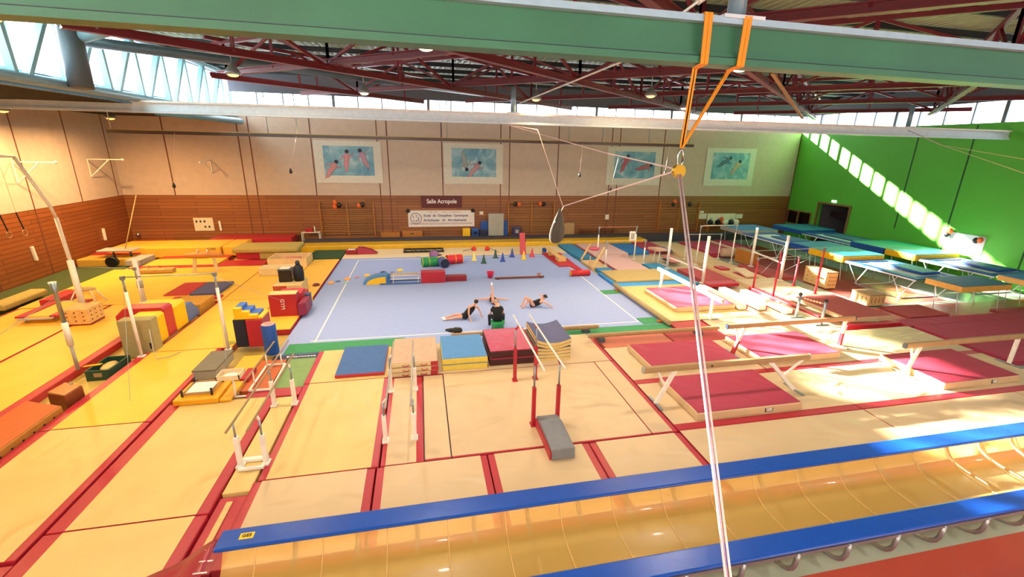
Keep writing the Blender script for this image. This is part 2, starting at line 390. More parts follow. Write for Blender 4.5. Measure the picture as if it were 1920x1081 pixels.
# ---------------------------------------------------------------- suspended beams
def rail(name, label, p, q, h, m, mt, d=.14):
    t = thing(name, label, 'beam', p); p = Vector(p); q = Vector(q); up = Vector((0, 0, 1))
    M().bar(p+up*h*.55, q+up*h*.55, d*.6, h*.8).build('web', m, t)
    M().bar(p+up*(h-.03), q+up*(h-.03), d*1.7, .075).build('top_flange', mt, t)
    M().bar(p+up*.04, q+up*.04, d*1.5, .08).build('bottom_flange', m, t)
    M().bar(p+up*h*.22+Vector((0, -d*.42, 0)), q+up*h*.22+Vector((0, -d*.42, 0)), .05, .03).build('edge_strip', m, t); M().bar(p+up*h*.19+Vector((0, -d*.43, 0)), q+up*h*.19+Vector((0, -d*.43, 0)), .04, .012).build('groove', DPIPE, t); return t
GB = rail('green_beam', 'big glossy steel beam, coloured green by reflection, hanging across the top of the hall', (-8.5, -9.8, 7.5), (33.5, -9.8, 7.5), .52, GREENB, mat('pale_blue_flange', '#A9CBE2', .4), .2)
wl = G(0, 203, 7.5); wr = G(1915, 263, 7.5); dd = (wr-wl)/(wr.x-wl.x)
WBp = wl+dd*(-14.2-wl.x); WBq = wl+dd*(34.34-wl.x)
WB = rail('white_beam', 'long pale grey steel beam hanging across the middle of the hall', WBp, WBq, .46, GWHITE, WHITE, .2)
def wby(x): return (WBp+dd*(x-WBp.x)).y
DB = thing('rail_beam', 'slim dark brown rail beam hung on hooks in front of the swimmer pictures', 'beam', (-11.2, 12, 6.85))
M().bar((-11.2, 12, 6.83), (20.9, 12, 6.9), .14, .16).build('rail', BROWNB, DB); M().bar((-11.2, 12, 6.925), (20.9, 12, 6.995), .16, .03).build('top_flange', KHAKI, DB)
for px in (503, 558, 826, 838, 1067, 1130, 1218, 1294, 210):
    p = GY(px, 250, 12.0)
    tag(M().tube([(p.x, 12, 6.93+(p.x+11)*.002), (p.x, 12, 9.0)], .022, 6).build('hanger_rod', STEEL), 'thin steel rod hanging the dark rail beam from the roof', 'rod', 'hanger rods of the dark rail')
def hangpipe(px, py, Y, zb, label, zt=9.05, r=.11):
    p = GY(px, py, Y); t = thing('hanger_pipe', label, 'pipe', (p.x, Y, zb))
    M().tube([(p.x, Y, zb), (p.x, Y, zt)], r, 14).build('pipe', mat('blue_grey_pipe', '#8CA8BC', 0.35, metal=.3), t)
    M().box(p.x-.28, p.x+.28, Y-.2, Y+.2, zb-.01, zb+.03).build('base_plate', GWHITE, t); return p
q = hangpipe(1378, 40, -9.8, 8.02, 'blue grey steel pipe bolted on top of the green beam')
hangpipe(963, 160, wby(8.9), 7.97, 'blue grey steel pipe holding the pale beam left of the ropes')
hangpipe(1712, 200, wby(25.5), 7.97, 'blue grey steel pipe holding the pale beam near the green wall')
# turnbuckle brace by the pipe on the green beam
tb = thing('brace_turnbuckle', 'white cable brace with turnbuckle beside the pipe on the green beam', 'brace', (q.x-.7, -9.8, 8.05))
M().tube([(q.x-.75, -9.8, 8.05), (q.x, -9.8, 8.6)], .018, 6).build('cable', WHITE, tb); M().tube([(q.x-.55, -9.8, 8.2), (q.x-.2, -9.8, 8.45)], .045, 8).build('turnbuckle', WHITE, tb)
# long white brace above the white beam
p = GY(975, 193, wby(8.9)); p2 = GY(1165, 116, -2)
tag(M().tube([p, p2, p2+(p2-p)*.15], .03, 8).build('brace_rod', WHITE), 'thin white brace rod rising from the pale beam to the roof', 'rod')
# olive struts right
for a_, b_, l_ in (((1448, 137), (1505, 222), 'ochre steel strut hanging down from the red trusses towards the pale beam'), ((1830, 165), (1740, 215), 'pale olive steel strut at the far right of the roof')):
    P1 = GY(*a_, -1.0 if a_[0] < 1500 else 2); P2 = GY(*b_, 4.2 if a_[0] < 1500 else 6)
    tag(M().bar(P1, P2, .12, .05).build('roof_strut', mat('ochre_steel', '#9A7A4A', .5)), l_, 'strut')
# ---------------------------------------------------------------- straps, pulley and ropes
PU = GY(1273, 318, -9.8)
st = thing('lifting_straps', 'two orange lifting straps looped over the green beam and meeting at a pulley', 'strap', (PU.x, -9.8, PU.z))
for xa, xb, xc in ((1330, 1320, 1303), (1404, 1388, 1366)):
    T0x = XA(xa, 0, -9.995, 8.04); T1x = XA(xb, 0, -9.98, 7.49); T2x = XA(xc, 0, -9.8, 7.46)
    for off in (-.028, .028):
        s_ = M(); T1 = Vector((T1x+off, -9.98, 7.49)); T0 = Vector((T0x+off, -9.995, 8.04)); T2 = Vector((T2x+off*.5, -9.8, 7.46))
        s_.bar(T0, T1, .05, .012); s_.bar(T0, T0+Vector((0, .38, 0)), .05, .012); s_.bar(T1, T2, .05, .012); s_.bar(T2, PU+Vector((off*.3, 0, .28)), .04, .012)
        s_.build('strap', ORANGE, st)
pl = thing('rope_pulley', 'golden pulley and karabiner where the orange straps and ropes meet', 'pulley', PU)
M().tube([PU+Vector((.04*math.cos(t), 0, .14+.12*math.sin(t))) for t in [i*2*PI/12 for i in range(13)]], .014, 6).build('karabiner', CHROME, pl)
M().extr([(PU.x+.09*math.cos(t), PU.z-.02+.09*math.sin(t)) for t in [i*2*PI/16 for i in range(16)]], 1, -9.83, -9.77).build('wheel', mat('brass', '#D8B040', .3, metal=.8), pl)
d = (GY(1365, 1081, -13)-PU); dwn = PU+d*(PU.z+.1)/(-d.z)
gr = thing('guide_ropes', 'pair of cream ropes tied to the pale beam near the green wall', 'rope', GY(1700, 243, wby(25.5)))
g0 = GY(1700, 243, wby(25.5)-.15); g1 = GY(1766, 272, 1.5); M().tube([g0, g1], .018, 6).build('tail', ROPE, gr)
for e_ in ((1925, 299), (1925, 326)): M().tube([g1, GY(e_[0], e_[1], -3.0)], .012, 6).build('strand', mat('cream_rope', '#E0D090', .7), gr)
hl = thing('haul_line', 'pale ropes with a mauve cord running down from the golden pulley', 'rope', PU+Vector((0, 0, -.06)))
for off in (-.02, .022): M().tube([PU+Vector((off, -.03, -.06)), dwn+Vector((off*1.4, 0, 0))], .012, 8).build('strand', ROPE, hl)
M().tube([PU+Vector((0, -.02, -.06)), dwn], .006, 6).build('cord', ROPEP, hl, label='mauve cord')
bx = GY(1057, 386, 2.0)
w1 = GY(950, 226, wby(8.7)); w1.z = 7.48
w2 = GY(1008, 243, wby(9.4)-.3)
tag(M().tube([w1, GY(1130, 285, -3), PU], .013, 6).build('support_rope', ROPE), 'pale rope from the pale beam to the golden pulley', 'rope')
tag(M().tube([PU, bx], .014, 6).build('bag_rope', ROPE), 'pale rope from the golden pulley to the hanging grey bag', 'rope')
tag(M().tube([w1, w2, bx+Vector((-.05, 0, .02))], .012, 6).build('beam_rope', ROPE), 'thin rope from the pale beam down to the hanging grey bag', 'rope')
bg = thing('hanging_bag', 'grey canvas swing bag hanging from ropes above the floor', 'bag', bx)
prof = [(.03, -.06), (.12, -.3), (.22, -.6), (.3, -.9), (.32, -1.15), (.28, -1.35), (.18, -1.46), (.03, -1.5)]
b_ = M().lathe(prof[::-1], bx, 18)
for v in b_.v: v.x = bx.x+(v.x-bx.x)*(1.0)+(-.12-.1*(bx.z-v.z)); v.y = bx.y+(v.y-bx.y)*.45
b_.build('bag', mat('grey_canvas', '#4C443A', .8, bump=.3, bs=8), bg)
M().tube([bx, bx+Vector((-.35, -.05, -.62)), bx+Vector((-.44, -.05, -1.0)), bx+Vector((-.35, -.05, -1.4))], .02, 6).build('strap', WHITE, bg)
for nm in ((948, 1015), (1685, 1765)): pass
# wall brackets, hanging grips
for i, (px, py, l_) in enumerate(((545, 320, 'left of the first swimmer picture'), (326, 347, 'on the left part of the far wall'), (1087, 327, 'between the second and third swimmer pictures'), (1145, 355, 'just below the third swimmer picture'), (1247, 323, 'right of the third swimmer picture'))):
    p = GY(px, py, 11.9); t = thing('hanging_grip', 'small dark pear-shaped grip on a cord, '+l_, 'grip', p)
    M().lathe([(.01, -.16), (.07, -.12), (.085, -.04), (.05, .06), (.015, .14)], p, 10).build('grip', BLACK, t)
    M().tube([p+Vector((0, 0, .14)), p+Vector((.5 if i in (0, 1, 3) else .1, 0, 6.85-p.z-.1+.1))], .008, 4).build('cord', ROPE, t)
def bracket(ax, pts, label):
    t = thing('wall_bracket', label, 'bracket', pts[0]); m = M()
    m.bar(pts[0], pts[1], .05); m.bar(pts[0], pts[2], .05); m.bar(pts[0].lerp(pts[1], .62), pts[2], .045)
    m.build('frame', WHITE, t); M().ell(pts[1], .07, 8, 6).build('end_cap', WHITE, t)
a_ = GX(22, 303, XL+.05); bracket(0, [a_+Vector((0, 0, 0)), a_+Vector((1.6, 0.1, 0)), a_+Vector((0, 0, -.95))], 'white triangular steel bracket on the left wall nearest the camera')
a_ = GX(163, 298, XL+.05); bracket(0, [a_+Vector((0, 0, 0)), a_+Vector((1.7, .0, 0)), a_+Vector((0, 0, -.95))], 'white triangular steel bracket on the left wall near the far corner')
a_ = GY(394, 300, YB-.05); bracket(1, [a_, a_+Vector((0, -1.5, -.1)), a_+Vector((0, 0, -.8))], 'white triangular steel bracket high on the far wall')
# hall lamps
LAMPS = []
def lamp(x, y, z, label, col, en, grp=None):
    t = thing('hall_lamp', label, 'lamp', (x, y, z), grp)
    M().lathe([(.22, 0), (.24, .05), (.16, .2), (.07, .3), (.04, .38)], (x, y, z), 18).build('shade', mat('lamp_shade_metal', '#8A8C90', .4, metal=.6), t)
    M().ell((x, y, z+.0), (.17, .17, .07), 12, 6).build('bulb', emis('bulb_%d' % len(LAMPS), (1, col[1]*.75, col[2]*.45), 3.5 if col[2] < .5 else 10), t)
    M().tube([(x, y, z+.36), (x, y, z+1.4)], .015, 6).build('rod', STEEL, t)
    ld = bpy.data.lights.new('lamp_light', 'AREA'); ld.shape = 'DISK'; ld.size = .4; ld.energy = en; ld.color = col; ld.spread = 2.9
    lo = bpy.data.objects.new('lamp_light', ld); COL.objects.link(lo); lo.parent = t; lo.location = (0, 0, -.1); LAMPS.append(lo)
WARM = (1.0, .72, .36); NEUT = (1.0, .88, .76)
for i, (px, py, l_) in enumerate(((437, 140, 'glowing orange hall lamp at the end of the left roof windows'), (683, 175, 'hall lamp glowing white above the first swimmer picture'), (1005, 187, 'hall lamp glowing orange right of the pale beam pipe'), (1220, 180, 'hall lamp glowing orange left of the orange straps'), (1283, 203, 'small hall lamp glowing just behind the orange straps'))):
    p = G(px, py, 8.55); lamp(p.x, p.y, 8.55, l_, WARM if px in (437, 1005, 1220) else NEUT, 420)
p = G(5, 208, 7.45); 
for k, (x, y) in enumerate(((-11.2, 5.0), (-11.2, -2), (-11.2, 12.5))):
    if k == 0: x, y = p.x, p.y
    x = max(x, -13.6); lamp(x, y, 7.45, ['glowing orange lamp under the low side roof at the left edge', 'orange lamp under the near end of the low side roof', 'orange lamp under the far end of the low side roof'][k], (1.0, .6, .24), 700)
for x in (-4, 4, 12):
    for y in (-16.5, -4.0):
        lamp(x, y, 8.55, 'hall lamp hanging under the red trusses near the camera end', WARM if x < 0 else NEUT, 300, 'near hall lamps')
for x in (20, 28):
    lamp(x, -15, 8.55, 'hall lamp hanging under the red trusses near the camera end', NEUT, 300, 'near hall lamps')
# ---------------------------------------------------------------- sun and sky
sd = bpy.data.lights.new('sun', 'SUN'); sd.energy = 115; sd.angle = math.radians(1.0); sd.color = (1.0, .93, .8)
so = bpy.data.objects.new('sun', sd); COL.objects.link(so)
sv = Vector((16, -11, -5.9)); so.rotation_euler = sv.to_track_quat('-Z', 'Y').to_euler(); so.location = (-20, 30, 20)
w = bpy.data.worlds.new('world'); bpy.context.scene.world = w; w.use_nodes = True
w.node_tree.nodes['Background'].inputs[0].default_value = (.75, .86, 1, 1); w.node_tree.nodes['Background'].inputs[1].default_value = 1.5
sc = bpy.context.scene; sc.view_settings.view_transform = 'Standard'; sc.view_settings.look = 'None'; sc.view_settings.gamma = 1; sc.view_settings.exposure = -0.08
# ================================================================ FLOOR MATS
def lmat(name, label, x0, x1, y0, y1, m, top=.1, b=(.12, .12, 0, 0), border=RED, cat='mat', group=None, z0=ZF+.005):
    g = .006
    x0 += g; x1 -= g; y0 += g; y1 -= g
    t = thing(name, label, cat, ((x0+x1)/2, (y0+y1)/2, z0), group)
    M().box(x0, x1, y0, y1, z0, top).build('body', border, t, .02)
    e = .003
    M().box(x0+(b[0] or e), x1-(b[1] or e), y0+(b[2] or e), y1-(b[3] or e), top, top+.008).build('top_sheet', m, t, .003)
    return t
def slab(name, label, x0, x1, y0, y1, z0, z1, m, cat='mat', bev=.02, group=None):
    g = .005
    return tag(M().box(x0+g, x1-g, y0+g, y1-g, z0, z1).build(name, m, None, bev), label, cat, group)
B_ = ZF+.005
CARP = slab('floor_exercise_carpet', 'large blue grey floor exercise carpet with a white border line', -1, 13, -1, 12.5, B_, 0, CARPET, 'carpet', 0)
ln = M(); wd = .05
for x0, x1, y0, y1 in ((-.15, 12.05, -wd/2, wd/2), (0, 12, 12-wd/2, 12+wd/2), (-wd/2, wd/2, -.12, 12), (12-wd/2, 12+wd/2, 0, 12)): ln.box(x0, x1, y0, y1, .001, .005)
o = ln.build('border_line', WLINE, CARP); 
M().prism([(-.05, 3), (-.04, 3), (0, 3)], .0, .001)
slab('green_runner', 'green carpet strip along the near left edge of the blue carpet', -.78, 3.0, -.98, -.2, .001, .02, GREEN, 'carpet', .004)
slab('green_runner', 'green carpet strip along the near right edge of the blue carpet', 8.3, 13.0, -1.0, -.38, .001, .02, GREEN, 'carpet', .004)
slab('green_patch', 'small green carpet square at the near right corner line of the carpet', 12.08, 12.85, -.3, .35, .001, .018, GREEN, 'carpet', .004)
slab('green_patch', 'small green carpet rectangle on the right border line beside the log', 12.0, 12.85, 3.6, 4.2, .001, .018, GREEN, 'carpet', .004)
# front rows
FR = 'cream landing mats nearest the blue tumbling trampoline'
lmat('landing_mat', 'cream landing mat at the blue trampoline edge, left of the middle parallel bars', .3, 2.6, -9.3, -7.26, CREAM, .1, (.16, .16, 0, 0))
lmat('landing_mat', 'cream landing mat behind the blue trampoline edge, below the middle parallel bars', 2.62, 4.91, -9.3, -7.26, CREAM, .1, (.15, .14, 0, 0))
lmat('landing_mat', 'cream landing mat behind the blue trampoline edge, in front of the grey ramp', 4.92, 7.24, -9.3, -7.26, CREAM, .1, (.14, .16, 0, 0))
lmat('landing_mat', 'cream landing mat behind the blue trampoline edge, right of the double red strip', 7.25, 9.53, -9.3, -7.26, CREAM, .1, (.15, .15, 0, 0))
lmat('landing_mat', 'long cream mat behind the blue edge, under the big red mat with black label', 9.55, 14.9, -9.3, -7.22, CREAM, .1, (0, 0, 0, 0))
lmat('landing_mat', 'long cream mat behind the blue edge, in the sunlit right part', 14.92, 20.2, -9.3, -7.22, CREAM, .1, (0, 0, 0, 0))
lmat('landing_mat', 'long cream mat behind the blue edge, at the far right of the frame', 20.22, 25.5, -9.3, -7.22, CREAM, .1, (0, 0, 0, 0))
lmat('landing_mat', 'big cream mat left of the middle parallel bars', .36, 2.66, -7.24, -3.32, CREAM2, .1, (.15, .15, 0, 0))
lmat('landing_mat', 'narrow cream mat under the middle parallel bars', 2.68, 3.58, -7.24, -3.4, CREAM, .1, (.1, .16, 0, 0))
lmat('landing_mat', 'narrow cream mat right of the red strip beside the middle parallel bars', 3.59, 4.15, -7.22, -3.4, CREAM, .1, (0, 0, .03, 0))
lmat('landing_mat', 'biggest cream mat, under the tall red parallel bars', 4.16, 8.85, -7.22, -3.35, CREAM, .1, (0, 0, .03, 0))
lmat('landing_mat', 'cream mat strip between the tall red bars and the long red border', 8.86, 9.53, -7.22, -3.35, CREAM, .1, (0, .13, .03, 0))
lmat('landing_mat', 'cream mat under the four stacks of coloured mats', 2.62, 9.53, -3.33, -1.12, CREAM, .098, (0, .13, .0, 0))
lmat('landing_mat', 'cream mat under the flat blue mat with red edge', .34, 2.6, -3.3, -1.12, CREAM2, .1, (.16, 0, 0, 0))
lmat('landing_mat', 'cream mat around the large red mat with black label on its front', 9.55, 14.9, -7.2, -4.93, CREAM, .1, (0, .0, .24, 0))
lmat('landing_mat', 'sunlit cream mat between the two front red landing mats', 14.92, 22.4, -7.2, -4.93, CREAM, .1, (0, 0, .24, 0))
lmat('landing_mat', 'cream mat under the red mat behind the nearest balance beam', 9.55, 14.0, -4.91, -2.42, CREAM, .1, (0, 0, .22, 0))
lmat('landing_mat', 'cream mat under the red mat of the second balance beam', 14.02, 22.4, -4.91, -2.4, CREAM, .1, (0, 0, .22, 0))
lmat('landing_mat', 'sunlit yellow cream mat right of the blue carpet with a red mat on it', 13.04, 17.1, -.45, 4.4, CREAM2, .1, (0, 0, 0, 0))
lmat('landing_mat', 'sunlit cream mat under the wooden beam lying right of the red mat', 17.12, 19.5, -2.38, 1.2, CREAM, .1, (0, 0, 0, 0))
lmat('landing_mat', 'cream mat beyond the second balance beam', 14.5, 17.1, -2.38, -.47, CREAM, .1, (0, 0, 0, 0))
slab('flat_mat', 'thin brick red mat strip under the near end of the long low beam', 9.65, 12.25, -2.38, -1.25, B_, .09, mat('terracotta_mat', '#BC6A50', .7, bump=.15), 'mat')
slab('flat_mat', 'brick red mat under the middle of the long low beam', 12.3, 14.45, -2.38, -1.32, B_, .095, BRICK, 'mat')
slab('flat_mat', 'square brick red mat behind the long low beam', 13.02, 14.42, -1.28, -.48, B_, .1, BRICK, 'mat')
def redmat(label, x0, x1, y0, y1, side=CREAM, top=CRIM, z1=.32, logo=None, z0=.11):
    t = thing('red_landing_mat', label, 'mat', ((x0+x1)/2, (y0+y1)/2, z0))
    M().box(x0, x1, y0, y1, z0, z1-.01).build('body', side, t, .02); M().box(x0+.03, x1-.03, y0+.03, y1-.03, z1-.01, z1).build('top_cover', top, t, .004)
    if logo:
        lx = logo; M().box(lx-.12, lx+.12, y0-.008, y0-.001, z0+.05, z1-.06).build('logo_patch', INK, t)
        text('GES', 'logo_text', .11, (lx, y0-.012, (z0+z1)/2), (PI/2, 0, 0), WLINE, t, bold=.004)
    return t
redmat('red landing mat with cream sides behind the nearest balance beam', 10.28, 13.36, -4.33, -2.7)
redmat('front red landing mat with a black label, under the nearest balance beam', 10.2, 13.25, -6.93, -5.0, logo=12.25)
redmat('red landing mat half in sunlight under the second balance beam', 14.05, 17.0, -4.45, -2.57)
redmat('red landing mat at the far right with a small black label on its front', 18.2, 21.12, -6.78, -4.8, logo=20.1)
redmat('red landing mat right of the blue carpet below the white springy beam', 13.92, 16.72, .5, 3.35)
redmat('large brownish red mat beside the right wooden vault box', 20.25, 22.45, -1.7, 1.15, top=BRICK, z1=.3)
slab('red_runner', 'red border mat under the brownish red mat near the right beam', 19.95, 22.6, -2.0, -1.72, B_, .1, RED)
slab('long_red_mat', 'long dull red mat strip at the right edge behind the wide one', 22.6, 34, -2.3, -1.6, B_, .06, CRIM)
slab('long_red_mat', 'wide dull red mat at the right edge of the hall', 22.8, 34, -5.6, -2.33, B_, .07, CRIM)
slab('flat_mat', 'dark red floor mat under the front end of the nearer trampoline row', 24.1, 26.3, -1.2, .2, B_, -.05, BRICK)
slab('flat_mat', 'dark red floor mat beside the front end of the farther trampoline row', 29.0, 33.2, -1.3, -.9, B_, -.06, BRICK)
# left lanes
lmat('lane_mat', 'pale yellow lane mat left of the draped red cover at the near left', -2.67, -.2, -9.3, -8.0, CREAM2, .1, (.28, .2, 0, 0))
lmat('lane_mat', 'pale yellow lane mat in front of the yellow training mats', -2.67, -.2, -7.98, -3.86, CREAM2, .1, (.28, .2, 0, 0))
lmat('lane_mat', 'yellow lane mat beside the orange mat at the left edge', -4.98, -2.72, -8.5, -4.6, CREAM2, .1, (.26, .14, 0, 0))
slab('flat_mat', 'dark red mat at the bottom left corner', -6.5, -2.72, -9.3, -8.52, B_, .05, RED)
lmat('lane_mat', 'orange yellow lane mat between the green crate and the yellow training mats', -4.98, -2.72, -4.58, -.37, YELLOW, .1, (.26, .14, 0, 0))
lmat('lane_mat', 'orange yellow lane mat with the tall crossbar post', -4.72, -2.45, -.35, 4.8, YELLOW, .1, (.08, 0, 0, 0))
lmat('lane_mat', 'orange yellow mat between the crossbar and the black bins', -4.6, -2.45, 4.82, 10.8, YELLOW, .1, (0, 0, 0, 0))
lmat('lane_mat', 'orange yellow mat along the left edge of the blue carpet', -2.43, -1.03, 1.0, 12.0, YELLOW, .1, (0, 0, 0, 0))
lmat('lane_mat', 'wide orange yellow lane mat under the holed wooden box', -8.6, -6.14, -4.6, 4.8, YELLOW, .1, (.07, .26, 0, 0))
lmat('lane_mat', 'orange yellow mat under the pommel trainer, in front of the thick yellow mat', -11.75, -4.62, 4.82, 10.9, YELLOW, .1, (0, 0, 0, 0))
lmat('lane_mat', 'orange yellow lane mat against the dark green carpet at the left', -11.75, -8.65, -2.6, 4.8, YELLOW, .09, (.12, 0, 0, 0))
slab('red_runner', 'red border mat behind the orange yellow field', -11.2, -7.25, 10.92, 11.5, B_, .11, RED)
slab('flat_mat', 'yellow mat strip between the two red borders at the back left', -10.85, -7.3, 11.52, 13.2, B_, .1, YELLOW)
slab('red_runner', 'red mat strip in front of the thick yellow mats', -10.85, -7.25, 13.22, 13.85, B_, .11, RED)
slab('red_runner', 'red mat under the khaki mat at the back', -7.2, -4.85, 10.92, 12.4, B_, .11, RED)
slab('green_floor_carpet', 'dark green carpet area along the left wall', -14.35, -11.8, 5.8, 12.3, B_, -.02, DGREEN, 'carpet', .004)
slab('green_floor_carpet', 'dark green carpet between the near bench and the left wall', -14.35, -12.3, -2, 5.78, B_, -.03, DGREEN, 'carpet', .004)
slab('green_floor_carpet', 'dark green carpet left of the cream strip at the back of the blue carpet', -2.95, -1.05, 12.52, 14.9, B_, .05, mat('deep_green_carpet', '#2C4A2A', .9), 'carpet', .004)
# back area
slab('back_cream_mat', 'pale cream mat strip behind the blue carpet', -1.0, 13.0, 12.52, 14.95, B_, .02, mat('pale_cream', '#E6CDA4', .6), 'mat')
bt = thing('padded_wall_mat', 'long yellow crash mat running along the back of the hall', 'mat', (5, 15.6, B_))
M().box(-3.8, 20, 15.0, 16.2, B_, .3).build('body', mat('mustard_vinyl', '#D8A81C', .4, bump=.5, bs=1.5), bt, .06)
slab('dark_track', 'long dark violet tumbling strip at the foot of the back wall', -3.9, 31, 16.22, 17.0, B_, .42, mat('dark_violet_mat', '#3E3844', .7), 'mat', .04)
slab('yellow_crash_mat', 'thick yellow crash mat in the back left corner area', -13.6, -7.9, 13.9, 16.2, .0, .6, YELLOW, 'mat', .05)
slab('yellow_crash_mat', 'thick yellow crash mat left of the khaki mat', -7.85, -6.9, 14.0, 16.2, .0, .6, YELLOW, 'mat', .05)
slab('yellow_crash_mat', 'long low yellow mat with a cream edge beside the dark green carpet', -14.3, -11.65, 12.45, 13.6, B_, .32, mat('mustard_side', '#C8A040', .5), 'mat', .04)
slab('red_floor_mat', 'red mat behind the thick yellow crash mats in the left corner', -14.3, -12.0, 13.7, 17.9, B_, .35, RED)
slab('red_floor_mat', 'red mat on top of the back left crash mats', -9.4, -4.6, 16.25, 17.9, B_, .62, RED)
km = thing('khaki_crash_mat', 'thick khaki crash mat on red and cream blocks at the back left', 'mat', (-5, 13, .1))
M().box(-6.75, -3.3, 12.3, 14.1, .5, .78).build('top_mat', KHAKI, km, .08); M().box(-6.6, -5.4, 12.45, 13.9, .12, .5).build('red_block', RED, km, .03); M().box(-5.38, -3.5, 12.4, 13.9, .12, .5).build('cream_block', KHAKI, km, .03)
text('GYM', 'label_text', .22, (-8.4, 13.9, .45), (PI/2, 0, 0), INK, bpy.data.objects['yellow_crash_mat'])
# right of the carpet: tumbling runways
tm = thing('tumbling_runway', 'blue sloping runway mat at the back right corner of the carpet', 'mat', (13.8, 12.5, B_))
M().prism([(13.1, 14.95), (13.1, 11.8), (13.3, 10.4), (14.15, 10.2), (14.17, 14.95)], B_, .12).build('body', TEAL, tm, .02)
slab('pink_runway', 'pale pink carpet runway leading towards the khaki mat', 14.35, 16.3, 7.25, 11.35, B_, .12, PINK, 'runway')
slab('pink_runway', 'pale pink carpet runway behind the white crossbar posts', 14.4, 16.85, 11.4, 14.95, B_, .13, PINK, 'runway')
slab('runway_edge', 'narrow dark red padding along the pale pink runway', 14.2, 14.34, 7.25, 15.0, B_, .1, DRED, 'mat')
slab('blue_runway', 'bright blue runway mat right of the pale pink runway', 16.92, 18.6, 11.9, 14.9, B_, .1, mat('bright_blue_mat', '#1D6FB0', .6), 'runway')
slab('blue_runway', 'turquoise runway mat under the white padded beam', 16.5, 17.6, 4.45, 8.8, B_, .1, TEAL, 'runway')
slab('blue_runway', 'small turquoise mat left of the pale pink runway', 13.3, 14.18, 7.2, 8.2, B_, .09, TEAL, 'runway')
slab('tan_strip', 'tan carpet patch left of the pale pink runway', 13.1, 14.15, 8.25, 10.1, B_, .09, TAN, 'mat')
slab('khaki_mat', 'khaki mat on the bright blue mat right of the carpet', 13.2, 16.5, 5.0, 7.1, .111, .22, mat('khaki_tan', '#BCA060', .7), 'mat', .03)
slab('blue_base_mat', 'light blue mat sticking out under the khaki mat', 13.05, 16.48, 4.42, 7.15, B_, .11, mat('sky_blue_mat', '#3C98D8', .6), 'mat', .03)
slab('beige_runway', 'long beige runway beside the trampoline rows', 20.25, 21.95, 4.9, 10.4, B_, .1, TAN, 'runway')
slab('beige_runway', 'far part of the long beige runway', 20.25, 22.2, 10.42, 14.6, B_, .1, TAN, 'runway')
slab('beige_runway', 'sunlit beige runway between the red uneven bars', 19.95, 22.4, 1.2, 4.85, B_, .1, CREAM, 'runway')
slab('red_floor_mat', 'dark red mat below the tall white posts', 18.0, 19.8, 4.6, 7.4, B_, .1, BRICK)
slab('red_floor_mat', 'dark red mat at the back between the runways', 18.7, 20.2, 12.2, 16.1, B_, .12, CRIM)
slab('slate_blue_mat', 'slate blue mat lying on the red mat at the back', 19.0, 20.15, 11.6, 12.9, .125, .2, MBLUE)
slab('red_floor_mat', 'dark red mat right of the far end of the beige runway', 22.25, 24.6, 10.5, 14.5, B_, .2, CRIM)
slab('red_floor_mat', 'red mat on the floor at the right of the beige runway', 22.45, 23.85, 4.9, 8.0, B_, .06, BRICK)
slab('folded_red_mat', 'small folded red mat lying beside the white padded beam', 17.7, 19.5, 3.9, 4.5, .0, .16, RED)
slab('red_runner', 'long pink red base bar of the red uneven bars', 19.55, 19.9, -1.0, 3.3, B_, .16, RED, 'mat')
# ================================================================ MAT STACKS
def stack(label, x0, x1, y0, y1, n, h, cover, side, z=.108, handles=False, jit=.03, group=None, tags=None, gap=.004):
    for i in range(n):
        dx, dy = random.uniform(-jit, jit), random.uniform(-jit, jit)
        l_ = label % (tags[i] if tags else '')
        t = thing('stacked_mat', l_, 'mat', ((x0+x1)/2+dx, (y0+y1)/2+dy, z))
        M().box(x0+dx, x1+dx, y0+dy, y1+dy, z, z+h-.02).build('body', side, t, .02)
        M().box(x0+dx+.01, x1+dx-.01, y0+dy+.01, y1+dy-.01, z+h-.02, z+h-.004).build('cover', cover, t, .004)
        if handles:
            for hx in (.3, .7):
                q = x0+dx+(x1-x0)*hx; zz = z+h*.5
                M().tube([(q-.09, y0+dy-.005, zz), (q-.05, y0+dy-.03, zz-.03), (q+.05, y0+dy-.03, zz-.03), (q+.09, y0+dy-.005, zz)], .012, 6).build('handle', RED, t)
            M().box(x1+dx-.2, x1+dx+.005, y0+dy-.006, y0+dy+.14, z-.001, z+h-.02).build('corner_patch', RED, t)
        z += h+gap
    return z
blm = thing('flat_blue_mat', 'flat blue mat with a red edge in front of the green runner', 'mat', (1.8, -2.1, .11))
M().box(1.14, 2.5, -3.14, -1.16, .11, .2).build('body', RED, blm, .015); M().box(1.15, 2.49, -3.12, -1.17, .2, .21).build('cover', MBLUE, blm, .004)
stack('beige mat with red handles, %s of the stack left of the blue mats', 2.72, 4.02, -3.33, -1.5, 3, .14, BEIGE, mat('cream_side', '#D8C490', .6), handles=True, tags=['bottom one', 'middle one', 'top one'])
stack('light blue mat with yellow side, %s of the two mats beside the shiny red one', 4.17, 5.52, -3.2, -1.45, 2, .2, LBLUE, mat('lemon_side', '#E0C850', .6), tags=['lower', 'upper'], jit=.015)
stack('shiny wrinkled red crash mat, %s of the two in the front stack', 5.6, 7.0, -3.1, -1.3, 2, .24, mat('shiny_red', '#B42840', .22, bump=.9, bs=2.2), mat('maroon_side', '#3C0E18', .4), tags=['lower', 'upper'], jit=.015)
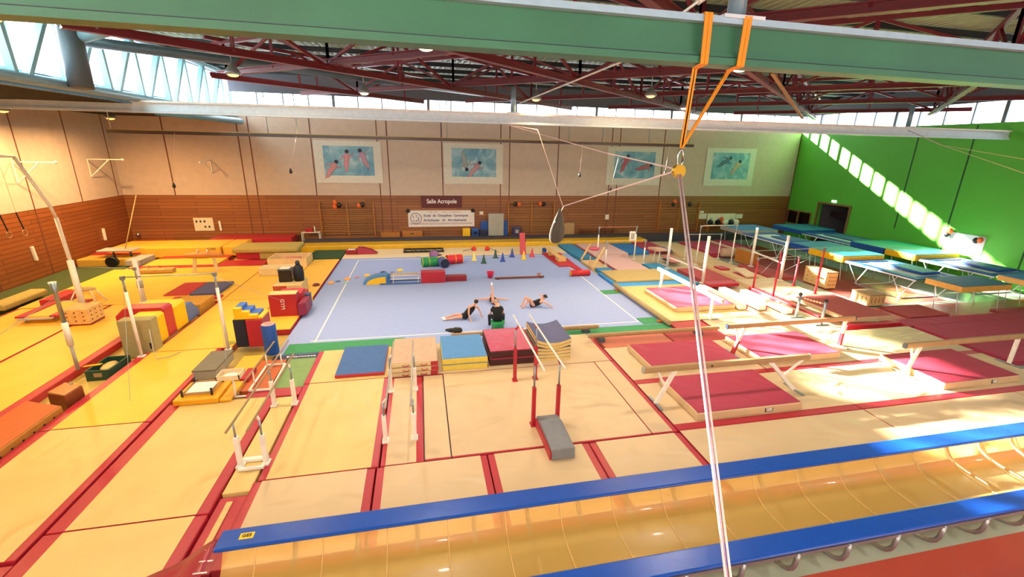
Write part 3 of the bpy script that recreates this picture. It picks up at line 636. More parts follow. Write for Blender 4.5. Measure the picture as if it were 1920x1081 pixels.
# sagging slate mats
for i in range(6):
    z = .108+i*.113; t = thing('stacked_mat', 'thin slate blue mat, number %s from the bottom of the sagging stack' % ['one', 'two', 'three', 'four', 'five', 'six'][i], 'mat', (7.65, -2.2, z))
    pr_ = []; N_ = 10; xs = [7.1+j*1.08/N_ for j in range(N_+1)]
    sag = lambda x: -.014*math.sin(PI*(x-7.1)/1.08)*i + (.05 if i > 3 else 0)*((x-7.1)/1.08-.5)**2*4
    dy = random.uniform(-.02, .02)
    lo = [(x, z+sag(x)*1.0) for x in xs]; hi = [(x, z+.085+sag(x)) for x in xs]
    M().extr(lo+hi[::-1], 1, -3.02+dy, -1.35+dy).build('body', mat('cream_side2', '#DCC07A', .6), t)
    hi2 = [(x, z+.097+sag(x)) for x in xs]
    M().extr([(x, z_+.0005) for x, z_ in hi]+hi2[::-1], 1, -3.0+dy, -1.36+dy).build('cover', PURP, t)
slab('navy_base_mat', 'thin navy strip mat at the left end with white lettering', -1.0, .33, -1.45, -1.08, B_, .03, NAVY)
nv = bpy.data.objects['navy_base_mat']
text('Gymnova', 'lettering', .16, (-.1, -1.27, .036), (0, 0, 0), WLINE, nv, spx=1.2); M().prism([(-.62, -1.2), (-.5, -1.2), (-.56, -1.33)], .03, .036).build('logo', WLINE, nv)
slab('olive_mat', 'olive green mat beside the left parallel bars', -.5, .36, -3.35, -1.47, B_, .06, OLIVE)
slab('orange_mat', 'orange mat under the low bars frame', -1.25, -.52, -3.4, -1.5, B_, .08, ORMAT)
slab('red_floor_mat', 'red mat under the near end of the low bars', -.98, .36, -3.84, -3.4, B_, .09, RED)
slab('yellow_floor_mat', 'yellow mat behind the chalk tray', -1.9, -1.28, -2.5, -1.0, B_, .06, YELLOW)
slab('landing_mat', 'narrow cream mat under the left parallel bars', -.18, .32, -7.5, -3.9, B_, .09, CREAM2)
slab('red_runner', 'red strip left of the big cream mat', -.18, .3, -9.3, -7.55, B_, .05, RED)
# ================================================================ PARALLEL BARS / HIGH BARS / BEAMS
def pbars(label, xs, ys, zbar, y0, y1, pm, sleeve, barm, z0=.11, r=.035, foot=True, zsl=.6):
    t = thing('parallel_bars', label, 'gymnastic bars', ((xs[0]+xs[1])/2, (ys[0]+ys[1])/2, z0))
    for x in xs:
        for y in ys:
            l = M().box(x-.045, x+.045, y-.05, y+.05, z0, z0+(zbar-z0)*zsl).build('post', pm, t, .01)
            M().tube([(x, y, z0+(zbar-z0)*zsl-.02), (x, y, zbar-.12)], .022, 8).build('sleeve', sleeve, l)
            M().tube([(x, y, zbar-.12), (x+(.09 if x == xs[0] else -.03), y, zbar-.02)], .028, 8).build('bracket', pm if sleeve is not WHITE else STEEL, l)
            M().box(x-.07, x+.07, y-.1, y+.1, z0-.005, z0+.03).build('foot', pm, l)
        M().tube([(x+(.09 if x == xs[0] else -.03), y0, zbar), (x+(.09 if x == xs[0] else -.03), y1, zbar)], r*.62, 10).build('rail', barm, t)
    return t
t = pbars('tall red parallel bars with white rails in front of the red and slate mats', (6.16, 6.76), (-6.35, -4.1), 1.8, -6.85, -3.3, RED, STEEL, WHITE)
t = pbars('low white parallel bars in front of the beige mats', (2.74, 3.38), (-6.38, -4.13), 1.2, -6.8, -3.3, WHITE, STEEL, mat('grey_rail', '#B0A494', .5))
for x in (2.74, 3.38): M().box(x-.05, x+.05, -6.38, -4.13, .1, .112)
t = pbars('white parallel bars at the left with brown rails', (-.1, .38), (-6.7, -4.35), 1.25, -7.25, -3.8, WHITE, STEEL, mat('brown_rail_wood', '#A08058', .5))
M().bar((-.1, -6.85, .13), (.38, -6.85, .13), .07, .05).build('cross_bar', WHITE, t); M().bar((-.1, -6.55, .13), (.38, -6.55, .13), .1, .06).build('cross_bar', WHITE, t)
t = thing('low_bars', 'low training bars on a white floor frame over the orange mat', 'gymnastic bars', (-.7, -2.6, .1))
for a_, b_ in (((-.95, -3.5), (-.4, -3.5)), ((-.4, -3.5), (-.45, -1.95)), ((-.45, -1.95), (-.95, -1.95)), ((-.95, -1.95), (-.95, -3.5))): M().bar(a_+(.13,), b_+(.13,), .05, .04).build('base_frame', WHITE, t)
for x in (-.9, -.5):
    for y in (-3.2, -2.1): M().tube([(x, y, .13), (x, y, .55)], .02, 8).build('post', WHITE, t)
    M().tube([(x, -3.9, .57), (x, -1.2, .57)], .022, 8).build('rail', BEAMW, t)
def goalbar(name, label, p, q, z, r=.045, barm=STEEL, pm=WHITE, z0=.1, cat='gymnastic bar', head=True, wires=()):
    t = thing(name, label, cat, ((p[0]+q[0])/2, (p[1]+q[1])/2, z0)); p = Vector((p[0], p[1], 0)); q = Vector((q[0], q[1], 0))
    for e in (p, q):
        l = M().tube([e+Vector((0, 0, z0)), e+Vector((0, 0, z-.45)), ], r, 10).build('post', pm, t)
        M().tube([e+Vector((0, 0, z-.47)), e+Vector((0, 0, z-.04))], r*.7, 10).build('sleeve', pm if not head else STEEL if pm is WHITE else pm, l)
        if head: M().box(e.x-.05, e.x+.05, e.y-.05, e.y+.05, z-.08, z+.03).build('bar_head', STEEL, l)
        M().box(e.x-.09, e.x+.09, e.y-.09, e.y+.09, z0-.01, z0+.02).build('foot', pm, l)
    M().tube([p+Vector((0, 0, z)), q+Vector((0, 0, z))], .018, 8).build('crossbar', barm, t)
    for a_, b_ in wires: M().tube([a_, b_], .006, 5).build('guy_wire', STEEL, t)
    return t
goalbar('high_bar', 'tall white high bar over the yellow lane at the left', (-4.86, -.62), (-2.5, -.5), 2.62, wires=[((-4.86, -.62, 2.5), (-3.7, -3.5, .1)), ((-2.5, -.5, 2.5), (-1.2, 3.4, .1)), ((-2.5, -.5, 2.5), (-1.6, -3.0, .1))])
goalbar('high_bar', 'lower white crossbar far left behind the foam blocks', (-7.6, 5.0), (-9.9, 5.4), 1.55, r=.035)
def spost(name, label, b, z, r, m, z0=.1, cat='post'):
    t = thing(name, label, cat, (b[0], b[1], z0)); M().tube([(b[0], b[1], z0), (b[0], b[1], z)], r, 12).build('post', m, t); M().box(b[0]-.12, b[0]+.12, b[1]-.12, b[1]+.12, z0-.01, z0+.03).build('foot', m, t); return t
spost('padded_post', 'thick white padded post above the holed wooden box', (-9.0, 3.95), 2.15, .1, WHITE)
t = spost('padded_post', 'white post with a grey clamp behind the left high bar', (-7.6, 5.12), 1.95, .09, WHITE); M().tube([(-7.6, 5.12, 1.0), (-7.6, 5.12, .7)], .11, 12).build('clamp', LGREY, t)
t = thing('high_bar_post', 'grey telescopic post with a white sleeve and rounded head beside the wooden box', 'post', (-6.12, -1.3, .1))
M().tube([(-6.12, -1.3, .1), (-6.12, -1.3, .9)], .045, 12).build('lower_tube', LGREY, t); M().tube([(-6.12, -1.3, .85), (-6.12, -1.3, 1.55)], .075, 12).build('sleeve', WHITE, t)
M().tube([(-6.12, -1.3, 1.5), (-6.12, -1.3, 2.45), (-6.12, -1.3, 2.72)], [.055, .05, .09], 12).build('upper_tube', STEEL, t)
M().tube([(-6.12, -1.3, 2.3), (-8.9, -3.6, .1)], .008, 5).build('guy_wire', STEEL, t)
t = thing('ring_frame', 'tall bent white ring frame pole standing near the left wall', 'frame', (-11.2, 7.37, .0))
pz = [GX(148, 542, -11.2), ]
P0 = Vector((-11.2, 7.37, 0)); pa = GX(130, 484, -11.2); pb_ = GX(105, 408, -11.2); pc = GX(95, 388, -11.2); pd = GX(25, 293, -11.2); pe = pd+Vector((-.1, -1.2, .05))
M().tube([P0, pa, pb_], .075, 10).build('upright', WHITE, t); M().tube([pb_, pc, pd], .06, 10).build('inclined_pole', WHITE, t); M().tube([pd, pe], .05, 8).build('top_arm', WHITE, t)
M().box(-11.4, -11.0, 7.1, 7.6, -.01, .03).build('base_plate', WHITE, t)
t = thing('gym_rings', 'pair of wooden gymnastic rings hanging on dark straps at the left edge', 'rings', GX(17, 400, -13.2))
for px, py in ((17, 440), (47, 436)):
    c_ = GX(px, py, -13.2); M().tube([c_+Vector((0, .13*math.cos(k*PI/8), .13*math.sin(k*PI/8))) for k in range(17)], .018, 6, False).build('ring', BEAMW, t)
    M().bar(c_+Vector((0, 0, .14)), c_+Vector((0, -.15, .9)), .05, .01).build('strap', NAVY, t); M().tube([c_+Vector((0, -.15, .9)), c_+Vector((0, -.3, 7.4-c_.z))], .006, 5).build('cable', LGREY, t)
goalbar('uneven_bars_high', 'high white crossbar at the back beside the white score board', (14.13, 10.05), (16.55, 10.0), 2.1, r=.04, barm=mat('reddish_bar', '#B87060', .5))
goalbar('uneven_bars_low', 'low white crossbar in front of the score board', (14.1, 8.65), (16.62, 8.85), 1.5, r=.04, barm=mat('ochre_bar', '#C8A050', .5))
goalbar('uneven_bars_high', 'high white crossbar in the far middle right of the rope', (19.65, 8.1), (22.13, 8.24), 2.42, r=.04, barm=WHITE)
goalbar('uneven_bars_low', 'low pale crossbar behind the white high crossbar', (19.8, 9.6), (22.11, 9.5), 1.65, r=.035, barm=LGREY)
goalbar('uneven_bars_high', 'high crossbar on red posts near the sunlit chest', (19.69, 1.78), (22.2, 1.95), 2.35, r=.05, pm=RED, barm=LGREY, wires=[((22.2, 1.95, 2.2), (22.3, 5.0, .1)), ((19.69, 1.78, 2.2), (21.2, 4.8, .1))])
goalbar('uneven_bars_low', 'lower crossbar on red posts in front of the sunlit chest', (19.66, 3.1), (22.2, 3.3), 1.65, r=.045, pm=RED, barm=LGREY)
for b_, z_, l_ in (((17.39, 7.45), 2.42, 'thick white padded post left of the rope strands'), ((17.72, 4.43), 2.52, 'thick white padded post right of the rope strands'), ((22.8, 7.3), 2.4, 'thick white padded post in front of the trampolines'), ((22.27, 4.32), 2.5, 'thick sunlit white padded post behind the red bars')):
    spost('padded_post', l_, b_, z_, .075, WHITE)
tag(M().bar((17.45, 7.35, .75), (17.68, 4.55, .75), .07, .07).build('white_rail', WHITE), 'white rail joining the two padded posts beside the rope', 'rail')
tag(M().bar((22.75, 7.2, 1.0), (22.32, 4.45, 1.0), .07, .07).build('white_rail', WHITE), 'white rail joining the two padded posts in front of the trampolines', 'rail')
def bbeam(label, x0, x1, y, zt, legs, m=BEAMW, capm=LGREY, alongy=False, sleeve=None, z0=.11, h=.15):
    def P(u, v, z): return Vector((v, u, z)) if alongy else Vector((u, v, z))
    t = thing('balance_beam', label, 'balance beam', P((x0+x1)/2, y, z0)); 
    pr_ = [(-.05, -.075), (.05, -.075), (.065, 0), (.05, .075), (-.05, .075), (-.065, 0)]
    pr_ = [(a_, b__*h/.15+zt-h/2) for a_, b__ in pr_]
    b = M()
    if alongy: b.extr([(y+a_, z) for a_, z in pr_], 1, x0, x1)
    else: b.extr([(y+a_, z) for a_, z in pr_], 0, x0, x1)
    b.build('beam_body', m, t, .008)
    for e in (x0, x1):
        c_ = M(); s = -.03 if e == x0 else .03
        pp = [(y+a_*1.05, zt-h/2+(z-zt+h/2)*1.04) for a_, z in pr_]; c_.extr(pp, 1 if alongy else 0, min(e, e+s), max(e, e+s)); c_.build('end_cap', capm, t)
    for k, (foot, top) in enumerate(legs):
        l = M().bar(P(foot, y, z0), P(top, y, zt-h), .07, .1).build('leg', WHITE, t)
        mid = P((foot*.5+top*.5), y, (z0+zt-h)/2); br_ = foot-(.1 if foot < (x0+x1)/2 else -.1)*(1 if abs(foot-top) > .1 else 0)
        if sleeve: M().bar(P(foot, y, z0), P(foot*.5+top*.5, y, (z0+zt-h)/2), .085, .115).build('sleeve', sleeve, l)
        if abs(foot-top) > .1: M().bar(P(foot+(top-foot)*-.1, y, zt-h), mid, .05, .05).build('brace', WHITE, l)
        M().bar(P(foot, y-.35, z0+.015), P(foot, y+.35, z0+.015), .07, .03).build('foot', STEEL, l)
    return t
bb = bbeam('nearest balance beam with tan suede and white splayed legs', 9.12, 14.1, -6.0, 1.2, [(9.57, 10.02), (13.85, 12.9)])
M().prism([(11.0, -6.07), (11.08, -6.07), (11.04, -6.06)], 1.1, 1.14).build('mark', INK, bb)
bbeam('second balance beam with red and silver legs behind the nearest one', 13.3, 18.3, -3.55, 1.18, [(13.65, 13.95), (17.94, 17.94)], capm=NAVY, sleeve=RED)
bbeam('third balance beam reaching past the right edge of the frame', 17.75, 22.75, -5.78, 1.16, [(18.03, 18.35), (22.29, 22.29)], capm=DPIPE)
bbeam('white padded balance beam pointing away from the blue carpet corner', -1.1, 3.9, 14.85, 1.15, [(-.5, -.5), (3.6, 3.4)], m=WHITE, alongy=True)
t = bbeam('low tan practice beam lying behind the flat mats, ending near the green runner', 4.6, 10.0, -.72, .26, [], h=.13); [M().box(x, x+.25, -.85, -.59, .02, .125).build('foot', DPIPE, t) for x in (4.9, 9.4)]
t = bbeam('long low tan beam over the brick red mats', 9.25, 14.3, -1.78, .37, [], h=.13); [M().box(x, x+.2, -1.95, -1.6, .1, .235).build('foot', DPIPE, t) for x in (9.6, 13.4)]
t = thing('log_beam', 'rounded khaki foam log lying along the right edge of the blue carpet', 'beam', (12.93, 2, .02))
M().tube([(12.93, -.75, .17), (12.93, 4.55, .17)], .1, 14).build('log', mat('khaki_foam', '#B0986A', .7), t); [M().box(12.72, 13.03, y, y+.15, .02, .09).build('foot', WOODM, t) for y in (-.3, 3.9)]
# springboards etc. in the sun
for i, (x, y0, y1, l_) in enumerate(((16.95, .3, 3.4, 'left'), (17.75, .1, 2.9, 'middle'), (18.55, -.5, 2.4, 'right'))):
    t = thing('vault_plank', 'sunlit white padded floor plank with a red edge, %s one of three' % ['leftmost', 'middle', 'rightmost'][i], 'plank', (x, (y0+y1)/2, .1))
    M().box(x-.18, x+.18, y0, y1, .14, .34).build('body', WHITE, t, .03); M().box(x+.181, x+.23, y0, y1, .14, .3).build('edge', RED, t); [M().box(x-.2, x+.2, y, y+.1, .1, .139).build('foot', WOODM, t) for y in (y0+.1, y1-.3)]
# hurdle frame with black balls
t = thing('walking_frame', 'silver frame with black ball tops and wooden rollers behind the second balance beam', 'frame', (18.75, -1.3, .11))
for x, y in ((18.6, -.83), (18.92, -1.75)):
    l = M().tube([(x, y, .11), (x, y, 1.05)], .05, 10).build('post', STEEL, t); M().ell((x, y, 1.1), .075, 12, 8).build('ball_top', BLACK, l); M().box(x-.3, x+.3, y-.05, y+.05, .11, .15).build('foot', STEEL, l)
M().tube([(18.6, -.83, .98), (18.92, -1.75, .98)], .02, 8).build('rod', STEEL, t)
for k in range(6): 
    f_ = .2+k*.12; M().ell((18.6+.32*f_, -.83-.92*f_, .98), .04, 8, 6).build('roller', WOODL, t)
# ================================================================ BLUE TUMBLING TRAMPOLINE
TZ = .75; TX0, TX1 = .55, 24.0
t = thing('tumbling_trampoline', 'long tumbling trampoline with blue edge pads and a see-through orange bed', 'trampoline', (8, -10.2, ZF))
M().box(TX0, TX1, -9.57, -9.17, TZ-.06, TZ).build('far_pad', BLUEPAD, t, .03); M().box(TX0-.0, TX1, -11.22, -10.85, TZ-.06, TZ).build('near_pad', BLUEPAD, t, .03)
bedm = bpy.data.materials.new('orange_bed_film'); bedm.use_nodes = True; N = bedm.node_tree.nodes; L = bedm.node_tree.links; pb2 = N['Principled BSDF']
pb2.inputs['Base Color'].default_value = rgb('#F0BC5C'); pb2.inputs['Roughness'].default_value = .32; pb2.inputs['Coat Weight'].default_value = .15
tr_ = N.new('ShaderNodeBsdfTransparent'); tr_.inputs[0].default_value = (1, .82, .5, 1); ms = N.new('ShaderNodeMixShader'); ms.inputs[0].default_value = .5
L.new(tr_.outputs[0], ms.inputs[1]); L.new(pb2.outputs[0], ms.inputs[2]); L.new(ms.outputs[0], N['Material Output'].inputs[0])
def trough(u, d=.42): # u 0..1 from far rail to near rail
    k_ = 2*u-1; y = -9.48-1.46*(.5+.5*(abs(k_)**.8)*(1 if k_ > 0 else -1)); return y, TZ-.07-d*(1-(2*abs((y+10.21)/1.46))**3.2)
NB = 20; bd = M(); vs = []; 
nx = 60
for i in range(nx+1):
    for j in range(NB+1):
        y, z = trough(j/NB); vs.append((TX0+.1+(TX1-TX0-.1)*i/nx, y, z))
bd.add(vs, [(i*(NB+1)+j, i*(NB+1)+j+1, (i+1)*(NB+1)+j+1, (i+1)*(NB+1)+j) for i in range(nx) for j in range(NB)], True)
bd.build('bed', bedm, t)
x = 1.1; seam = mat('pale_seam', '#E4B870', .4)
while x < TX1-.3:
    M().tube([(x,)+trough(j/16, .413) for j in range(17)], .009, 5).build('seam', seam, t)
    hp = []
    for j in range(15):
        a_ = PI*j/14; hp.append((x+.45, -10.19+1.0*math.copysign(abs(math.cos(a_))**.5, math.cos(a_)), TZ-.08-.56*abs(math.sin(a_))**.5))
    h_ = M().tube(hp, .04, 8).build('support_hoop', STEEL, t)
    x += .95
M().bar((TX0, -9.2, TZ-.1), (TX1, -9.2, TZ-.1), .05).build('frame_rail', STEEL, t); M().bar((TX0, -11.19, TZ-.1), (TX1, -11.19, TZ-.1), .05).build('frame_rail', STEEL, t)
M().box(.85, 1.05, -9.42, -9.3, TZ, TZ+.003).build('label_plate', YEL2, t); text('GES', 'label_text', .08, (.95, -9.36, TZ+.006), (0, 0, 0), INK, t)
t = thing('draped_cover', 'dark red end cover laced with white rope at the tumbling trampoline', 'cover', (.1, -10, .3))
dc = M(); nx_, ny_ = 10, 14; vs = []
for i in range(nx_+1):
    for j in range(ny_+1):
        u = i/nx_; v = j/ny_; x = -.62+1.12*u; y = -9.25-2.1*v; z = .12+(TZ-.2)*u**1.2+.02*math.sin(9*u+5*v)+.01*math.sin(17*v-6*u); vs.append((x, y, z))
dc.add(vs, [(i*(ny_+1)+j, i*(ny_+1)+j+1, (i+1)*(ny_+1)+j+1, (i+1)*(ny_+1)+j) for i in range(nx_) for j in range(ny_)], True)
o = dc.build('cover', mat('cover_red', '#A01C38', .3, bump=.8, bs=2), t); md = o.modifiers.new('thick', 'SOLIDIFY'); md.thickness = .02
for k in range(9): M().tube([(.38, -9.4-k*.2, TZ-.13), (.58, -9.45-k*.2, TZ-.09)], .012, 5).build('lacing', WHITE, t)
slab('floor_plank', 'pale wooden plank lying on the red strip left of the tumbling trampoline', -.02, .1, -8.9, -7.7, .051, .08, WOODL, 'plank')
# grey ramp
t = thing('landing_ramp', 'grey carpeted foam ramp at the foot of the tall red bars', 'ramp', (6.5, -7, .11))
M().extr([(-6.35, .11), (-6.35, .34), (-6.75, .4), (-7.7, .36), (-7.74, .11)], 0, 6.24, 6.76).build('body', GREY, t, .02); M().box(6.2, 6.235, -7.7, -6.4, .11, .3).build('red_edge', RED, t)
# ================================================================ TRAMPOLINES (right)
METW = mat('white_steel', '#D8DEDE', .35)
def trampo(label, x0, x1, y0, y1, z=1.08, mats=()):
    t = thing('trampoline', label, 'trampoline', ((x0+x1)/2, (y0+y1)/2, ZF)); pad = .42
    p = M(); p.box(x0, x0+pad, y0, y1, z-.05, z); p.box(x1-pad, x1, y0, y1, z-.05, z); p.box(x0+pad, x1-pad, y0, y0+pad, z-.05, z-.001); p.box(x0+pad, x1-pad, y1-pad, y1, z-.05, z-.001); p.build('frame_pads', BLUE, t, .015)
    M().box(x0+pad+.1, x1-pad-.1, y0+pad+.1, y1-pad-.1, z-.04, z-.03).build('bed', mat('white_bed', '#D8DAD6', .7), t)
    for x in (x0, x1): M().bar((x, y0, z-.09), (x, y1, z-.09), .05, .06).build('side_rail', METW, t)
    for y in (y0+.7, y1-.7):
        l = M().tube([(x0+.05, y-.6, z-.1), (x0+.15, y, -.02), (x0+.4, y, ZF+.03), (x1-.4, y, ZF+.03), (x1-.15, y, -.02), (x1-.05, y-.6, z-.1)], .03, 8).build('leg', METW, t)
        M().tube([(x0+.05, y+.5, z-.1), (x0+.3, y, ZF+.05)], .02, 6).build('brace', METW, l); M().tube([(x1-.05, y+.5, z-.1), (x1-.3, y, ZF+.05)], .02, 6).build('brace', METW, l)
    M().tube([(x0+.3, y0+.7, ZF+.03), (x0+.3, y1-.7, ZF+.03)], .02, 6).build('floor_rail', METW, t); M().tube([(x1-.3, y0+.7, ZF+.03), (x1-.3, y1-.7, ZF+.03)], .02, 6).build('floor_rail', METW, t)
    return t
def edeck(label, x0, x1, y0, y1, top, side, z0=.92, z1=1.2, wav=0):
    t = thing('trampoline_end_deck', label, 'mat', ((x0+x1)/2, (y0+y1)/2, ZF))
    M().box(x0, x1, y0, y1, z0, z1-.02).build('side_padding', side, t, .03); M().box(x0+.01, x1-.01, y0+.01, y1-.01, z1-.02, z1).build('top_mat', top, t, .01)
    for x in (x0+.25, x1-.25):
        M().tube([(x, y0+.3, z0), (x, y0+.1, ZF)], .018, 6).build('leg', METW, t); M().tube([(x, y1-.3, z0), (x, y1-.5, ZF)], .018, 6).build('leg', METW, t)
    return t
TLB = mat('teal_mat_light', '#1C8FA0', .5)
PAL = mat('orange_yellow_side', '#E8B050', .5)
trampo('near trampoline of the front row, with a blue mat lying on its bed', 26.2, 29.0, .5, 4.3)
trampo('far trampoline of the front row', 26.2, 29.0, 8.7, 12.8)
trampo('near trampoline of the row along the green wall', 31.0, 33.9, .5, 4.1)
trampo('far trampoline of the row along the green wall', 31.0, 33.9, 8.5, 12.5)
edeck('blue topped end mat with orange sides at the near end of the front trampoline row', 26.5, 29.4, -1.2, .35, mat('petrol_mat', '#2A5C80', .6), PAL)
edeck('turquoise sunlit end mat with yellow edge in the front trampoline row', 26.1, 28.9, 4.4, 6.75, TLB, YEL2, z1=1.3)
edeck('teal end mat behind the turquoise one in the front trampoline row', 26.4, 29.3, 6.85, 8.6, TEAL, BLUE, z1=1.25)
edeck('blue end mat at the far end of the front trampoline row', 26.2, 29.2, 12.9, 15.4, LBLUE, LGREY, z1=1.25)
edeck('end mat with pale sides at the near end of the wall side trampoline row', 30.9, 33.9, -.8, .35, LBLUE, PAL)
edeck('turquoise end mat with a yellow edge in the wall side trampoline row', 30.8, 34.0, 4.2, 6.0, TLB, YEL2, z1=1.3)
edeck('turquoise end mat beside the whiteboard wall in the wall side trampoline row', 30.8, 34.1, 6.1, 8.35, TLB, BLUE, z1=1.28)
edeck('teal end mat in front of the dark doorway windows', 30.9, 34.0, 12.6, 15.4, TEAL, BLUE, z1=1.25)
slab('blue_throw_mat', 'blue mat lying on the bed of the near front row trampoline', 27.3, 28.4, 1.1, 2.9, 1.085, 1.2, BLUE)
slab('blue_throw_mat', 'blue mat lying on the bed of the near wall side trampoline', 32.0, 33.2, 1.0, 3.0, 1.085, 1.2, BLUE)
slab('blue_throw_mat', 'thin blue mat lying on the bed of the far wall side trampoline', 31.9, 33.4, 9.0, 11.6, 1.085, 1.15, MBLUE)
slab('blue_throw_mat', 'thin dark mat lying on the bed of the far front row trampoline', 27.2, 28.6, 9.3, 11.2, 1.085, 1.14, MBLUE)
t = thing('whiteboard', 'whiteboard on the green wall lit by the sun, with balloons at its corners', 'board', (XR-.03, 4.3, 1.3))
M().box(XR-.04, XR-.004, 3.4, 5.22, 1.3, 2.37).build('panel', mat('whiteboard_white', '#F4F4F0', .3), t)
for y, z, m_, l_ in ((5.15, 2.42, ORBALL, 'orange balloon at the left top corner of the whiteboard'), (5.25, 2.2, BLACK, 'black balloon at the left top corner of the whiteboard'), (3.55, 2.18, ORBALL, 'orange balloon at the right top corner of the whiteboard'), (3.75, 2.12, BLACK, 'black balloon at the right top corner of the whiteboard')):
    tag(M().ell((XR-.2, y, z), (.13, .15, .17)).build('balloon', m_), l_, 'balloon', 'balloons on the whiteboard')
# ================================================================ BACK WALL ITEMS
def pic(label, x0, x1, z0, z1, figs, seed):
    t = thing('wall_picture', label, 'picture', ((x0+x1)/2, YB-.03, z0))
    M().box(x0, x1, YB-.05, YB-.014, z0, z1).build('mount', mat('picture_white', '#D8D4C8', .6), t)
    m = bpy.data.materials.new('pool_print'); m.use_nodes = True; N = m.node_tree.nodes; L = m.node_tree.links; b = N['Principled BSDF']; b.inputs['Roughness'].default_value = .5
    tc = N.new('ShaderNodeTexCoord'); mp = N.new('ShaderNodeMapping'); mp.inputs['Location'].default_value = (seed, 0, seed); n_ = N.new('ShaderNodeTexNoise'); n_.inputs['Scale'].default_value = 1.1; n_.inputs['Detail'].default_value = 5; n_.inputs['Distortion'].default_value = 1.0
    r = N.new('ShaderNodeValToRGB'); e = r.color_ramp.elements; e[0].position = .3; e[0].color = rgb('#5A92B4'); e[1].position = .72; e[1].color = rgb('#B4D2DA'); k = e.new(.5); k.color = rgb('#78AABF')
    L.new(tc.outputs['Object'], mp.inputs[0]); L.new(mp.outputs[0], n_.inputs['Vector']); L.new(n_.outputs[0], r.inputs[0]); L.new(r.outputs[0], b.inputs['Base Color'])
    w_ = x1-x0; h_ = z1-z0; px0, px1, pz0, pz1 = x0+.13*w_, x1-.12*w_, z0+.18*h_, z1-.12*h_
    M().box(px0, px1, YB-.056, YB-.051, pz0, pz1).build('print', m, t)
    for (u, v, ang, c_) in figs:
        cx_ = px0+u*(px1-px0); cz = pz0+v*(pz1-pz0); d = Vector((math.cos(ang), 0, math.sin(ang)))
        g = M(); y_ = YB-.062; c = Vector((cx_, y_, cz))
        e_ = Vector((-d.z, 0, d.x)); g.tube([c+d*.30, c+d*.12, c-d*.2, c-d*.4+e_*.05, c-d*.72, c-d*.95+e_*.1], [.06, .2, .15, .17, .1, .03], 8); g.tube([c+d*.12, c+d*.05+e_*.3, c-d*.2+e_*.42], [.06, .05, .03], 6); g.tube([c+d*.12, c+d*.1-e_*.3, c+d*.3-e_*.4], [.06, .05, .03], 6); 
        for v_ in g.v: v_.y = y_+(v_.y-y_)*.02
        g.build('swimmer', mat('swim_%s' % c_, c_, .6), t)
        g = M().ell(c+d*.38, (.13, .004, .13), 10, 6).build('swimmer_hair', mat('print_dark', '#2A2A3A', .6), t)
pic('framed blue pool picture with three swimmers, first from the left', -3.0, 1.25, 4.0, 6.72, [(.18, .3, 1.0, '#C88A90'), (.46, .62, 1.5, '#D09098'), (.78, .68, 2.0, '#B890A4')], 1)
pic('framed blue pool picture with two diving swimmers, second from the left', 5.42, 9.62, 4.0, 6.75, [(.3, .45, -1.3, '#98A0A0'), (.55, .35, .9, '#B88C94')], 4)
pic('framed blue pool picture with red swimmers, behind the lifting straps', 17.58, 22.05, 4.0, 6.8, [(.28, .65, 1.2, '#B86070'), (.8, .45, .3, '#B06A70')], 9)
pic('framed blue pool picture nearest the green wall', 25.9, 30.35, 4.0, 6.9, [(.38, .7, .6, '#4A6A88'), (.68, .52, 1.0, '#C0A890')], 14)
def wallbars(label, x0, x1):
    t = thing('wall_bars', label, 'wall bars', ((x0+x1)/2, YB-.1, .42)); xm = (x0+x1)/2
    for x in (x0, xm, x1): M().box(x-.035, x+.035, YB-.2, YB-.02, .43, 2.75).build('upright', WOODM, t)
    zs = [2.68, 2.5]+[2.2-.125*k for k in range(14)]
    for z in zs: M().tube([(x0, YB-.16, z), (x1, YB-.16, z)], .02, 6).build('rung', mat('rung_wood', '#C08A50', .45), t)
wallbars('wooden wall bars left of the sign on the back wall', -3.0, .5); wallbars('wooden wall bars right of the banner on the back wall', 10.05, 13.55); wallbars('wooden wall bars behind the haul ropes on the back wall', 22.3, 25.8)
k = 0
for x, z, m_, l_ in ((-1.95, 2.72, ORBALL, 'upper orange balloon at the left wall bars'), (-1.98, 2.45, ORBALL, 'lower orange balloon at the left wall bars'), (-1.7, 2.55, BLACK, 'black balloon beside the two orange ones at the left wall bars'), (-.2, 2.58, BLACK, 'black balloon at the right half of the left wall bars'), (-.42, 2.52, ORBALL, 'single orange balloon at the right half of the left wall bars'),
        (10.5, 2.6, BLACK, 'black balloon at the left half of the middle wall bars'), (10.8, 2.58, ORBALL, 'orange balloon at the left half of the middle wall bars'), (12.4, 2.62, ORBALL, 'orange balloon at the right half of the middle wall bars'), (12.68, 2.6, BLACK, 'black balloon at the right half of the middle wall bars'),
        (23.3, 2.55, BLACK, 'black balloon at the left half of the wall bars behind the ropes'), (23.4, 2.78, ORBALL, 'orange balloon at the left half of the wall bars behind the ropes'), (24.75, 2.55, BLACK, 'black balloon at the right half of the wall bars behind the ropes')):
    tag(M().ell((x, YB-.38, z), (.15, .14, .18)).build('balloon', m_), l_, 'balloon', 'balloons on the wall bars')
t = thing('name_sign', 'maroon sign with large white lettering above the white banner', 'sign', (5.2, YB-.03, 2.3))
M().box(3.76, 6.63, YB-.05, YB-.014, 2.3, 3.16).build('panel', MAROON, t); text('Salle Acropole', 'lettering', .42, (5.2, YB-.056, 2.76), (PI/2, 0, 0), mat('sign_white', '#F4EEEA', .5), t, spx=.86, bold=.006)
t = thing('club_banner', 'white banner with round emblem and blue lettering under the maroon sign', 'banner', (5.15, YB-.05, .95))
M().box(2.8, 7.52, YB-.06, YB-.02, .96, 2.13).build('cloth', mat('banner_white', '#E8E0DC', .6), t)
